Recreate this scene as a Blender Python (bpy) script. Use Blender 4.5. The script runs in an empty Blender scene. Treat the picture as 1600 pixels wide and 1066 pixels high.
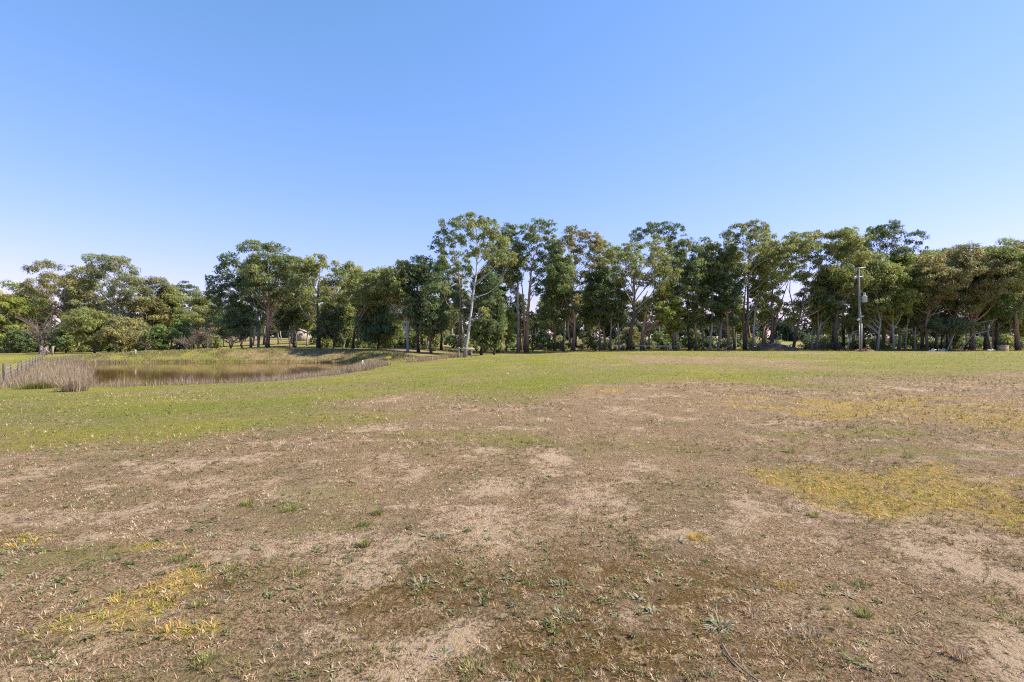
import bpy, math, random
import numpy as np
from mathutils import Vector

# ------------------------------------------------------------------ camera, sky, sun, exposure
scene = bpy.context.scene
COL = scene.collection
EYE = 1.6
cam = bpy.data.cameras.new("camera"); cam.lens = 18.0; cam.sensor_width = 36.0
cam.clip_start = 0.05; cam.clip_end = 6000
cam_o = bpy.data.objects.new("camera", cam); COL.objects.link(cam_o)
cam_o.location = (0, 0, EYE); cam_o.rotation_euler = (math.radians(90), 0, 0)
scene.camera = cam_o

SUN_AZ, SUN_EL = math.radians(87), math.radians(42)      # azimuth to the right of the view, elevation
world = bpy.data.worlds.new("World"); scene.world = world; world.use_nodes = True
wn, wl = world.node_tree.nodes, world.node_tree.links
sky = wn.new("ShaderNodeTexSky"); sky.sky_type = 'NISHITA'; sky.sun_disc = False
sky.sun_elevation = SUN_EL; sky.sun_rotation = SUN_AZ
sky.altitude = 0; sky.air_density = 1.5; sky.dust_density = 0.0; sky.ozone_density = 1.0
wn["Background"].inputs["Strength"].default_value = 0.095
sep_ = wn.new("ShaderNodeSeparateColor"); com_ = wn.new("ShaderNodeCombineColor"); wl.new(sky.outputs[0], sep_.inputs[0])
for i_, (k_, g_) in enumerate(((.66, .98), (1.14, .68), (1.18, 1.0))):      # one even colour grade for the whole sky
    p_ = wn.new("ShaderNodeMath"); p_.operation = 'POWER'; p_.inputs[1].default_value = g_
    q_ = wn.new("ShaderNodeMath"); q_.operation = 'MULTIPLY'; q_.inputs[1].default_value = k_
    wl.new(sep_.outputs[i_], p_.inputs[0]); wl.new(p_.outputs[0], q_.inputs[0]); wl.new(q_.outputs[0], com_.inputs[i_])
wl.new(com_.outputs[0], wn["Background"].inputs["Color"])

sl = bpy.data.lights.new("sun", 'SUN'); sl.energy = 5.0; sl.angle = math.radians(0.5); sl.color = (1.0, 0.90, 0.73)
sun_o = bpy.data.objects.new("sun", sl); COL.objects.link(sun_o)
sdir = Vector((math.sin(SUN_AZ) * math.cos(SUN_EL), math.cos(SUN_AZ) * math.cos(SUN_EL), math.sin(SUN_EL)))
sun_o.rotation_euler = sdir.to_track_quat('Z', 'Y').to_euler(); sun_o.location = (60, 20, 60)

vs = scene.view_settings
vs.view_transform = 'Standard'; vs.look = 'None'; vs.exposure = 1.04; vs.gamma = 1.0; vs.use_curve_mapping = False
scene.cycles.use_denoising = False; scene.cycles.pixel_filter_type = 'BLACKMAN_HARRIS'; scene.cycles.filter_width = 1.15
scene.cycles.max_bounces = 6; scene.cycles.diffuse_bounces = 5; scene.cycles.transparent_max_bounces = 4

rng = np.random.default_rng(7)
F = 800.0                                # focal length in photograph pixels (1600 wide)
def wx(px, d): return (px - 800.0) / F * d
def wz(py, d): return EYE - (py - 533.0) / F * d

# ------------------------------------------------------------------ helpers
def smooth(a, b, x):
    t = np.clip((x - a) / (b - a), 0, 1); return t * t * (3 - 2 * t)

def vnoise(x, y, seed=0):
    xi = np.floor(x).astype(np.int64); yi = np.floor(y).astype(np.int64)
    fx = x - xi; fy = y - yi; fx = fx * fx * (3 - 2 * fx); fy = fy * fy * (3 - 2 * fy)
    def h(a, b):
        n = (a * 374761393 + b * 668265263 + seed * 974634541) & 0x7fffffff
        n = ((n ^ (n >> 13)) * 1274126177) & 0x7fffffff
        return ((n ^ (n >> 16)) & 0xffff) / 65535.0
    return (h(xi, yi) * (1 - fx) + h(xi + 1, yi) * fx) * (1 - fy) + (h(xi, yi + 1) * (1 - fx) + h(xi + 1, yi + 1) * fx) * fy

def fbm(x, y, seed=0, o=4):
    s = 0; a = .5
    for i in range(o):
        s = s + a * vnoise(x * 2 ** i + 17.3 * i, y * 2 ** i - 9.1 * i, seed + i); a *= .5
    return s / (1 - .5 ** o)

def mesh_np(name, v, f, mat=None, col=None, smooth_shade=False):
    v = np.asarray(v, dtype=np.float32).reshape(-1, 3); f = np.asarray(f, dtype=np.int32)
    me = bpy.data.meshes.new(name)
    k = f.shape[1]; n = f.shape[0]
    me.vertices.add(len(v)); me.vertices.foreach_set("co", v.ravel())
    me.loops.add(n * k); me.loops.foreach_set("vertex_index", f.ravel())
    me.polygons.add(n); me.polygons.foreach_set("loop_start", np.arange(0, n * k, k, dtype=np.int32))
    if smooth_shade: me.polygons.foreach_set("use_smooth", np.ones(n, dtype=bool))
    if col is not None:
        a = me.color_attributes.new("col", 'FLOAT_COLOR', 'POINT')
        c = np.ones((len(v), 4), dtype=np.float32); c[:, :col.shape[1]] = col
        a.data.foreach_set("color", c.ravel())
    me.update(calc_edges=True); me.validate()
    if mat: me.materials.append(mat)
    return me

def obj(name, me, parent=None, loc=None):
    o = bpy.data.objects.new(name, me); COL.objects.link(o)
    if parent: o.parent = parent
    if loc is not None: o.location = loc
    return o

def tag(o, label=None, cat=None, group=None, kind=None):
    if label: o["label"] = label
    if cat: o["category"] = cat
    if group: o["group"] = group
    if kind: o["kind"] = kind
    return o

def empty(name, loc):
    o = bpy.data.objects.new(name, None); o.empty_display_size = .3; COL.objects.link(o); o.location = loc
    return o

class MB:
    """collects tubes and boxes as quads"""
    def __init__(s): s.v = []; s.f = []; s.n = 0
    def add(s, v, f):
        s.v.append(np.asarray(v, float)); s.f.append(np.asarray(f) + s.n); s.n += len(v)
    def tube(s, pts, rad, n=6, cap=True):
        pts = np.asarray(pts, float); m = len(pts)
        rad = np.broadcast_to(np.asarray(rad, float), (m,))
        t = np.gradient(pts, axis=0); t /= np.linalg.norm(t, axis=1)[:, None] + 1e-9
        ref = np.array([0., 1, 0]) if abs(t[0][1]) < .9 else np.array([1., 0, 0])
        a = np.cross(t, ref); a /= np.linalg.norm(a, axis=1)[:, None] + 1e-9
        b = np.cross(t, a)
        th = np.linspace(0, 2 * np.pi, n, endpoint=False)
        ring = pts[:, None, :] + rad[:, None, None] * (np.cos(th)[None, :, None] * a[:, None, :] + np.sin(th)[None, :, None] * b[:, None, :])
        v = ring.reshape(-1, 3); f = []
        for i in range(m - 1):
            for j in range(n):
                k = (j + 1) % n
                f.append((i * n + j, i * n + k, (i + 1) * n + k, (i + 1) * n + j))
        if cap:
            v = np.vstack([v, pts[0], pts[-1]])
            for j in range(0, n - 1, 2):
                f.append((m * n, (j + 2) % n, j + 1, j))
                f.append((m * n + 1, (m - 1) * n + j, (m - 1) * n + j + 1, (m - 1) * n + (j + 2) % n))
        s.add(v, f)
    def box(s, c, h, rz=0.0, rx=0.0, ry=0.0):
        from mathutils import Euler
        R = np.array(Euler((rx, ry, rz)).to_matrix())
        v = np.array([[x, y, z] for x in (-1, 1) for y in (-1, 1) for z in (-1, 1)], float) * np.asarray(h)
        v = v @ R.T + np.asarray(c)
        s.add(v, [(0, 1, 3, 2), (4, 6, 7, 5), (0, 4, 5, 1), (2, 3, 7, 6), (0, 2, 6, 4), (1, 5, 7, 3)])
    def mesh(s, name, mat, smooth_shade=False):
        return mesh_np(name, np.vstack(s.v), np.vstack(s.f), mat, None, smooth_shade)
    def build(s, name, mat, parent=None, loc=None, smooth_shade=False):
        return obj(name, s.mesh(name, mat, smooth_shade), parent, loc)

# ------------------------------------------------------------------ materials
def new_mat(name):
    m = bpy.data.materials.new(name); m.use_nodes = True
    return m, m.node_tree.nodes, m.node_tree.links, m.node_tree.nodes["Principled BSDF"]

def mat_noise(name, c1, c2, scale=8, rough=.85, bump=.3, stretch=(1, 1, 1), c3=None, spec=.3, metallic=0):
    m, n, l, b = new_mat(name)
    tc = n.new("ShaderNodeTexCoord"); mp = n.new("ShaderNodeMapping"); mp.inputs["Scale"].default_value = stretch
    no = n.new("ShaderNodeTexNoise"); no.inputs["Scale"].default_value = scale; no.inputs["Detail"].default_value = 6; no.inputs["Roughness"].default_value = .65
    cr = n.new("ShaderNodeValToRGB"); e = cr.color_ramp.elements
    e[0].position = .32; e[0].color = (*c1, 1); e[1].position = .68; e[1].color = (*c2, 1)
    if c3: x = cr.color_ramp.elements.new(.5); x.color = (*c3, 1)
    bp = n.new("ShaderNodeBump"); bp.inputs["Strength"].default_value = bump; bp.inputs["Distance"].default_value = .05
    l.new(tc.outputs["Object"], mp.inputs[0]); l.new(mp.outputs[0], no.inputs["Vector"])
    l.new(no.outputs["Fac"], cr.inputs[0]); l.new(cr.outputs[0], b.inputs["Base Color"])
    l.new(no.outputs["Fac"], bp.inputs["Height"]); l.new(bp.outputs[0], b.inputs["Normal"])
    b.inputs["Roughness"].default_value = rough; b.inputs["Specular IOR Level"].default_value = spec; b.inputs["Metallic"].default_value = metallic
    return m

def mat_leaf(name, trans=.3, rough=.5, spec=.35):
    m, n, l, b = new_mat(name)
    at = n.new("ShaderNodeVertexColor"); at.layer_name = "col"
    b.inputs["Roughness"].default_value = rough; b.inputs["Specular IOR Level"].default_value = spec
    tr = n.new("ShaderNodeBsdfTranslucent"); mx = n.new("ShaderNodeMixShader"); mx.inputs[0].default_value = trans
    l.new(at.outputs[0], b.inputs["Base Color"]); l.new(at.outputs[0], tr.inputs["Color"])
    l.new(b.outputs[0], mx.inputs[1]); l.new(tr.outputs[0], mx.inputs[2])
    l.new(mx.outputs[0], n["Material Output"].inputs["Surface"])
    return m

def mat_bark(name, c1, c2, base):
    """streaky bark; rough dark stocking of old bark round the butt (per-object height)"""
    m, n, l, b = new_mat(name)
    tc = n.new("ShaderNodeTexCoord"); mp = n.new("ShaderNodeMapping"); mp.inputs["Scale"].default_value = (3.0, 3.0, .45)
    no = n.new("ShaderNodeTexNoise"); no.inputs["Scale"].default_value = 2.0; no.inputs["Detail"].default_value = 6; no.inputs["Roughness"].default_value = .7
    cr = n.new("ShaderNodeValToRGB"); e = cr.color_ramp.elements
    e[0].position = .35; e[0].color = (*c1, 1); e[1].position = .65; e[1].color = (*c2, 1)
    sep = n.new("ShaderNodeSeparateXYZ"); ad = n.new("ShaderNodeMath"); ad.operation = 'MULTIPLY_ADD'
    ad.inputs[1].default_value = 5.0
    ra = n.new("ShaderNodeMapRange"); ra.inputs[1].default_value = 3.2; ra.inputs[2].default_value = 6.5; ra.inputs[3].default_value = 1; ra.inputs[4].default_value = 0
    mx = n.new("ShaderNodeMixRGB"); mx.inputs[2].default_value = (*base, 1)
    bp = n.new("ShaderNodeBump"); bp.inputs["Strength"].default_value = .5; bp.inputs["Distance"].default_value = .06
    l.new(tc.outputs["Object"], mp.inputs[0]); l.new(mp.outputs[0], no.inputs["Vector"]); l.new(no.outputs["Fac"], cr.inputs[0])
    l.new(tc.outputs["Object"], sep.inputs[0]); l.new(no.outputs["Fac"], ad.inputs[0]); l.new(sep.outputs["Z"], ad.inputs[2])
    l.new(ad.outputs[0], ra.inputs[0]); l.new(ra.outputs[0], mx.inputs[0]); l.new(cr.outputs[0], mx.inputs[1])
    l.new(mx.outputs[0], b.inputs["Base Color"]); l.new(no.outputs["Fac"], bp.inputs["Height"]); l.new(bp.outputs[0], b.inputs["Normal"])
    b.inputs["Roughness"].default_value = .85; b.inputs["Specular IOR Level"].default_value = .2
    return m

LEAF = mat_leaf("leaf", .5, .55, .20)
BLADE = mat_leaf("grass_blade", .35, .8, .06)
BARK = {
    'pale': mat_bark("bark_pale", (.30, .27, .24), (.50, .47, .43), (.22, .18, .15)),
    'white': mat_bark("bark_white", (.30, .29, .28), (.50, .48, .46), (.26, .24, .225)),
    'orange': mat_bark("bark_orange", (.22, .125, .08), (.45, .30, .21), (.10, .062, .048)),
    'grey': mat_bark("bark_grey", (.20, .165, .14), (.40, .345, .30), (.10, .08, .065)),
    'dark': mat_bark("bark_dark", (.06, .045, .035), (.16, .12, .09), (.035, .028, .022)),
}
DEADWOOD = mat_noise("dead_wood", (.22, .18, .15), (.46, .41, .36), 5, .9, .4, (2, 2, 2))
OLDWOOD = mat_noise("weathered_wood", (.14, .115, .10), (.33, .29, .25), 6, .9, .4, (3, 3, .4))
DARKWOOD = mat_noise("dark_post_wood", (.07, .055, .045), (.20, .17, .14), 6, .9, .4, (3, 3, .4))
TWIG = mat_noise("twig_bark", (.12, .095, .08), (.26, .21, .18), 6, .9, .2)
GALV = mat_noise("galvanised_steel", (.26, .28, .30), (.38, .40, .43), 4, .55, .05, (1, 1, 1), None, .4, .3)
PORC = mat_noise("porcelain", (.50, .50, .48), (.62, .62, .60), 3, .25, .0)
GREYPAINT = mat_noise("grey_paint", (.34, .37, .39), (.44, .47, .49), 3, .5, .05)
WHITEPAINT = mat_noise("white_paint", (.62, .62, .60), (.80, .80, .78), 3, .6, .1)
CREAM = mat_noise("cream_board", (.32, .27, .21), (.42, .36, .29), 3, .8, .1)
ROOFM = mat_noise("roof_sheet", (.30, .28, .27), (.40, .38, .36), 3, .5, .1)
STRAWBOX = mat_noise("crate_board", (.34, .26, .19), (.48, .38, .29), 4, .9, .2)
EARTH = mat_noise("heap_earth", (.075, .046, .030), (.20, .125, .082), 3, .95, .6)
WIREM = mat_noise("wire", (.55, .55, .55), (.7, .7, .7), 3, .5, .0, (1, 1, 1), None, .5, .5)

# ------------------------------------------------------------------ terrain
POND = np.array([(-15.0, 56), (-14.6, 43), (-16.8, 34.5), (-22, 31.6), (-27.5, 32.0), (-33, 38), (-44, 51), (-53.5, 61.5), (-51, 66), (-38, 67.5), (-24, 66), (-17.5, 62)], float)
WATER_Z = -1.2
def pond_sd(x, y):
    x = np.asarray(x, float); y = np.asarray(y, float)
    d = np.full(x.shape, 1e9); ins = np.zeros(x.shape, bool)
    n = len(POND)
    for i in range(n):
        a = POND[i]; b = POND[(i + 1) % n]; e = b - a
        t = np.clip(((x - a[0]) * e[0] + (y - a[1]) * e[1]) / (e @ e), 0, 1)
        d = np.minimum(d, np.hypot(x - a[0] - t * e[0], y - a[1] - t * e[1]))
        c = ((a[1] > y) != (b[1] > y)) & (x < (b[0] - a[0]) * (y - a[1]) / (b[1] - a[1] + 1e-12) + a[0])
        ins ^= c
    w = (fbm(x * .25, y * .25, 91, 3) - .5) * 2.2
    return np.where(ins, -d, d) + w

TX = np.array([-300, -120, -75, -62, -52, -44, -30, -18, -12, -7, 3, 12, 20, 400], float)
TZ = np.array([-.6, -.6, -.5, -.35, 0., .35, .42, .28, -.1, -.42, -.4, -.12, 0., 0.])
def gz(x, y):
    x = np.asarray(x, float); y = np.asarray(y, float)
    near = -1.15 * smooth(5, -25, x) * smooth(3, 31, y)
    near = near - .35 * smooth(9, -4, x) * smooth(45, 75, y) * smooth(-22, -8, x)
    far = np.interp(x, TX, TZ)
    k = smooth(58, 73, y)
    z = near * (1 - k) + far * k
    u = x / np.maximum(y, 20)
    rise = .031 * smooth(-.08, -.25, u) * smooth(-.78, -.5, u) + .012
    z = z + rise * np.clip(y - 90, 0, 65) + .008 * np.clip(y - 155, 0, 500)
    mask = (x < -8) & (x > -75) & (y > 22) & (y < 82)
    sd = np.full(x.shape, 50.0)
    if mask.any(): sd[mask] = pond_sd(x[mask], y[mask])
    out = smooth(0, 5.5, sd)
    z = np.where(sd > 0, np.minimum(WATER_Z + .04, z) * (1 - out) + z * out, WATER_Z + .04 - np.clip(-sd * .18, 0, 1.0))
    # gentle lumps
    z = z + (fbm(x * .12, y * .12, 5, 3) - .5) * .10 * smooth(8, 30, y) * np.where(sd > 0, 1, 0)
    z = z + (fbm(x * 1.1, y * 1.1, 3, 3) - .5) * .05 * np.where(sd > 0, 1, 0) + (fbm(x * 5, y * 5, 4, 2) - .5) * .022 * smooth(16, 8, np.hypot(x, y))
    return z
def gz1(x, y): return float(gz(np.array([x]), np.array([y]))[0])

def ell(x, y, lst, soft=1.0):
    """soft ellipses listed as photograph-pixel centres and radii, converted to ground metres"""
    out = np.zeros(x.shape)
    wob = (fbm(x * 1.3, y * 1.3, 31, 3) - .5) * 1.5 + (fbm(x * 5, y * 5, 33, 2) - .5) * .7
    w1 = fbm(x * .9 + 5, y * .9, 41, 4) - .5; w2 = fbm(x * .9, y * .9 + 8, 43, 4) - .5
    for e in lst:
        px, py, rx, ry = e[:4]; s = e[4] if len(e) > 4 else 1.0
        d = 1280.0 / (py - 533.0); X = wx(px, d); RX = rx * d / F; RY = ry * d * d / 1280.0
        q = np.sqrt(((x - X) / RX + w1 * 3.2) ** 2 + ((y - d) / RY + w2 * 3.2) ** 2)
        out = np.maximum(out, s * (1 - smooth(.3, 1.5, q * soft + wob)))
    return out

YELLOW = [(1575, 790, 110, 38), (1440, 752, 150, 24), (1375, 780, 50, 16), (1275, 745, 70, 9), (1215, 750, 25, 6), (1440, 634, 190, 13), (1570, 655, 100, 20),
          (1320, 650, 80, 11, .8), (1400, 640, 120, 12), (215, 930, 48, 45), (160, 960, 85, 24), (65, 970, 55, 14, .8), (205, 860, 55, 7, .8), (270, 990, 65, 14, .8),
          (20, 855, 40, 16, .7), (930, 607, 22, 4), (1087, 843, 16, 6), (40, 1045, 60, 20, .5), (130, 940, 40, 18, .6), (1240, 735, 60, 6, .6), (560, 650, 60, 7, .5)]
BARE = [(880, 710, 42, 11), (865, 735, 50, 10, .6), (730, 985, 45, 26, .9), (670, 1012, 70, 22, .8), (1565, 930, 70, 80, .75), (1590, 1010, 60, 60, .75), (1490, 838, 110, 18, .6), (190, 722, 22, 5, .9),
        (315, 717, 80, 8, .8), (470, 725, 60, 7, .6), (770, 762, 60, 14, .65), (640, 792, 80, 12, .6), (250, 760, 120, 10, .5), (980, 965, 30, 24, .7), (90, 815, 120, 20, .6), (450, 775, 120, 14, .5),
        (760, 705, 30, 5, .8), (350, 872, 70, 16, .6), (935, 782, 60, 16, .6), (480, 1000, 70, 24, .6), (1400, 607, 60, 4, .7), (1000, 835, 120, 14, .6), (1300, 850, 90, 12, .5), (560, 745, 80, 10, .5), (160, 755, 40, 6, .6), (700, 860, 120, 20, .5),
        (1240, 960, 80, 20, .5), (850, 800, 100, 12, .5), (200, 800, 120, 12, .5)]
MOSS = [(960, 900, 130, 40, .8), (700, 950, 90, 40, .8), (790, 905, 170, 55), (880, 985, 200, 60), (1010, 1040, 130, 40), (330, 905, 70, 30, .7), (620, 915, 70, 40, .8), (1080, 900, 90, 35, .7), (560, 955, 60, 25, .7), (1280, 1030, 90, 30, .7)]
GREENP = [(850, 690, 140, 12), (720, 675, 90, 8, .7), (500, 772, 90, 14, .8), (560, 825, 70, 14, .7), (1120, 700, 130, 10, .5), (1440, 705, 130, 10, .8), (60, 900, 60, 30, .6), (100, 870, 80, 16, .7),
          (280, 880, 30, 10, .8), (310, 1040, 60, 18, .7), (1000, 690, 90, 10, .5), (430, 800, 70, 10, .6), (1330, 680, 110, 8, .7)]

UB = np.array([-2., -1., -.6, -.375, -.1, .1, .4, 1., 2.]); DB = np.array([7.5, 8., 9., 11.5, 15., 17.5, 18.5, 23., 24.])
def zones(x, y):
    d = np.maximum(np.abs(y), .5); u = np.clip(x / d, -2, 2)
    b = np.interp(u, UB, DB)
    n = (fbm(x * .28, y * .28, 11, 4) - .5)
    n2 = (fbm(x * .06 + 3, y * .06, 12, 3) - .5)
    green = smooth(.74, 1.32, d / b + n * 1.0)
    straw = smooth(.02, .20, n2 + n * .35) * smooth(10, 24, d)            # dry streaks inside the lawn
    straw = np.maximum(straw, .45 * smooth(.38, .62, u) * smooth(45, 30, y) * smooth(-.2, .12, n))
    green = green * (1 - .75 * straw)
    green = np.maximum(green, .7 * ell(x, y, GREENP))
    yel = ell(x, y, YELLOW, .78) * (1 - .3 * green) * (.5 + .5 * smooth(.36, .56, fbm(x * 2.2, y * 1.6, 47, 3)))
    bare = ell(x, y, BARE, 1.05)
    bare = np.maximum(bare, .55 * smooth(.56, .72, fbm(x * 1.7, y * 1.7, 21, 4)) * (1 - green))
    moss = ell(x, y, MOSS, .85) * (1 - bare)
    return green, yel, bare, moss

def axis(lo, hi, fine_lo, fine_hi, step, grow):
    a = list(np.arange(fine_lo, fine_hi, step)); s = step; v = a[-1]
    while v < hi: s *= grow; v += s; a.append(v)
    s = step; v = fine_lo; b = []
    while v > lo: s *= grow; v -= s; b.append(v)
    return np.array(b[::-1] + a)
xs = axis(-2500, 2500, -8, 8, .15, 1.05); ys = axis(-80, 3500, 1.2, 10, .15, 1.025)
GX, GY = np.meshgrid(xs, ys); gx, gy = GX.ravel(), GY.ravel()
gzz = gz(gx, gy)
g_, y_, b_, m_ = zones(gx, gy)
nx, ny = len(xs), len(ys)
i0 = (np.arange(ny - 1)[:, None] * nx + np.arange(nx - 1)[None, :]).ravel()
gf = np.stack([i0, i0 + 1, i0 + 1 + nx, i0 + nx], 1)

def ground_material():
    m, n, l, b = new_mat("paddock")
    tc = n.new("ShaderNodeTexCoord")
    def noise(scale, detail=5, rough=.6, off=0):
        mp = n.new("ShaderNodeMapping"); mp.inputs["Location"].default_value = (off, off * .7, 0)
        t = n.new("ShaderNodeTexNoise"); t.inputs["Scale"].default_value = scale; t.inputs["Detail"].default_value = detail; t.inputs["Roughness"].default_value = rough
        l.new(tc.outputs["Object"], mp.inputs[0]); l.new(mp.outputs[0], t.inputs["Vector"]); return t.outputs["Fac"]
    def ramp(src, stops):
        r = n.new("ShaderNodeValToRGB"); e = r.color_ramp.elements
        e[0].position, e[0].color = stops[0][0], (*stops[0][1], 1); e[1].position, e[1].color = stops[-1][0], (*stops[-1][1], 1)
        for p, c in stops[1:-1]: x = e.new(p); x.color = (*c, 1)
        l.new(src, r.inputs[0]); return r.outputs[0]
    def mix(f, a, c, mode='MIX'):
        r = n.new("ShaderNodeMixRGB"); r.blend_type = mode
        for s, i in ((f, 0), (a, 1), (c, 2)):
            if hasattr(s, "links"): l.new(s, r.inputs[i])
            else: r.inputs[i].default_value = s
        return r.outputs[0]
    def math_(op, a, c, d=None, clamp=False):
        r = n.new("ShaderNodeMath"); r.operation = op; r.use_clamp = clamp
        for s, i in ((a, 0), (c, 1), (d, 2)):
            if s is None: continue
            if hasattr(s, "links"): l.new(s, r.inputs[i])
            else: r.inputs[i].default_value = s
        return r.outputs[0]
    at = n.new("ShaderNodeVertexColor"); at.layer_name = "col"; sp = n.new("ShaderNodeSeparateColor"); l.new(at.outputs[0], sp.inputs[0])
    fine = noise(55, 6, .75); mid = noise(9, 6, .7, 3); big = noise(1.3, 5, .6, 9); vf = noise(160, 4, .7, 5)
    m2 = noise(3.2, 6, .7, 21)
    def edge(mask, spread=1.1, gain=2.6):       # ragged mask edges
        a = math_('SUBTRACT', mid, .5); a = math_('MULTIPLY_ADD', a, spread * 1.6, mask)
        a = math_('MULTIPLY_ADD', math_('SUBTRACT', m2, .5), spread * 1.2, a)
        c = math_('SUBTRACT', fine, .5); a = math_('MULTIPLY_ADD', c, spread * 1.4, a)
        return math_('MULTIPLY_ADD', math_('SUBTRACT', a, .5), gain, .5, True)
    dry = ramp(fine, [(.35, (.040, .024, .012)), (.45, (.190, .122, .066)), (.55, (.40, .275, .160)), (.66, (.62, .465, .295))])
    dry = mix(ramp(big, [(.38, (.4, .4, .4)), (.55, (0, 0, 0))]), dry, (.17, .120, .085, 1))
    dry = mix(ramp(m2, [(.52, (0, 0, 0)), (.66, (.6, .6, .6))]), dry, (.45, .34, .22, 1))
    dry = mix(ramp(noise(.8, 4, .6, 40), [(.50, (0, 0, 0)), (.66, (.42, .42, .42))]), dry, (.18, .16, .065, 1))
    sand = ramp(vf, [(.3, (.44, .31, .20)), (.7, (.66, .50, .35))])
    lawn = ramp(fine, [(.30, (.050, .062, .010)), (.46, (.150, .165, .024)), (.60, (.25, .235, .052)), (.75, (.36, .30, .12))])
    lawn2 = ramp(big, [(.35, (.165, .22, .018)), (.5, (.215, .235, .036)), (.65, (.265, .225, .07))])
    lawn = mix(.5, lawn, lawn2)
    st = ramp(noise(.22, 6, .65, 60), [(.40, (0, 0, 0)), (.62, (.7, .7, .7))])
    lawn = mix(st, lawn, ramp(mid, [(.35, (.20, .145, .075)), (.65, (.36, .27, .15))]))
    lawn = mix(ramp(noise(.16, 5, .6, 80), [(.52, (0, 0, 0)), (.66, (.6, .6, .6))]), lawn, (.30, .27, .03, 1))
    yelc = ramp(mid, [(.35, (.28, .26, .04)), (.5, (.44, .32, .07)), (.65, (.50, .29, .09))])
    mossc = ramp(fine, [(.35, (.06, .036, .012)), (.65, (.21, .125, .03))])
    c = mix(math_('MULTIPLY', edge(math_('MULTIPLY', at.outputs["Alpha"], .85), 2.3, 2.4), .9), dry, mossc)
    c = mix(math_('MULTIPLY', edge(sp.outputs[2], 1.9, 2.4), .92), c, sand)
    c = mix(edge(sp.outputs[0], .9, 1.5), c, lawn)
    c = mix(math_('MULTIPLY', edge(sp.outputs[1], 1.4, 1.8), .6), c, yelc)
    l.new(c, b.inputs["Base Color"])
    h = math_('MULTIPLY_ADD', noise(22, 5, .7, 33), 1.6, math_('MULTIPLY_ADD', mid, 1.2, fine))
    bp = n.new("ShaderNodeBump"); bp.inputs["Strength"].default_value = 1.0; bp.inputs["Distance"].default_value = .05
    l.new(h, bp.inputs["Height"]); l.new(bp.outputs[0], b.inputs["Normal"])
    b.inputs["Roughness"].default_value = .95; b.inputs["Specular IOR Level"].default_value = .1
    return m

ground = obj("ground", mesh_np("ground", np.stack([gx, gy, gzz], 1), gf, ground_material(), np.stack([g_, y_, b_, m_], 1), True))
tag(ground, "wide dry paddock with green lawn beyond and bare sandy patches", None, None, "structure")

# ------------------------------------------------------------------ water
def water():
    m, n, l, b = new_mat("dam_water")
    tc = n.new("ShaderNodeTexCoord"); mp = n.new("ShaderNodeMapping"); mp.inputs["Scale"].default_value = (1, 2.2, 1)
    no = n.new("ShaderNodeTexNoise"); no.inputs["Scale"].default_value = 2.2; no.inputs["Detail"].default_value = 4
    bp = n.new("ShaderNodeBump"); bp.inputs["Strength"].default_value = .06; bp.inputs["Distance"].default_value = .02
    l.new(tc.outputs["Object"], mp.inputs[0]); l.new(mp.outputs[0], no.inputs["Vector"]); l.new(no.outputs["Fac"], bp.inputs["Height"]); l.new(bp.outputs[0], b.inputs["Normal"])
    b.inputs["Base Color"].default_value = (.13, .07, .028, 1); b.inputs["Roughness"].default_value = .05; b.inputs["IOR"].default_value = 1.33
    c = POND.mean(0); ring = c + (POND - c) * 1.16
    v = np.vstack([[*c, 0]] + [[p[0], p[1], 0] for p in ring]); k = len(ring)
    f = np.array([(0, i + 1, (i + 1) % k + 1) for i in range(k)])
    o = obj("water", mesh_np("water", v, f, m), None, (0, 0, WATER_Z))
    tag(o, "brown still water of the farm dam", None, None, "structure")
water()

# ------------------------------------------------------------------ trees
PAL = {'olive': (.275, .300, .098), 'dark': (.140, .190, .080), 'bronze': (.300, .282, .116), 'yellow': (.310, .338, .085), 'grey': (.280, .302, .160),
       'tan': (.340, .318, .136), 'green': (.175, .250, .076), 'mid': (.208, .250, .092)}

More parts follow.
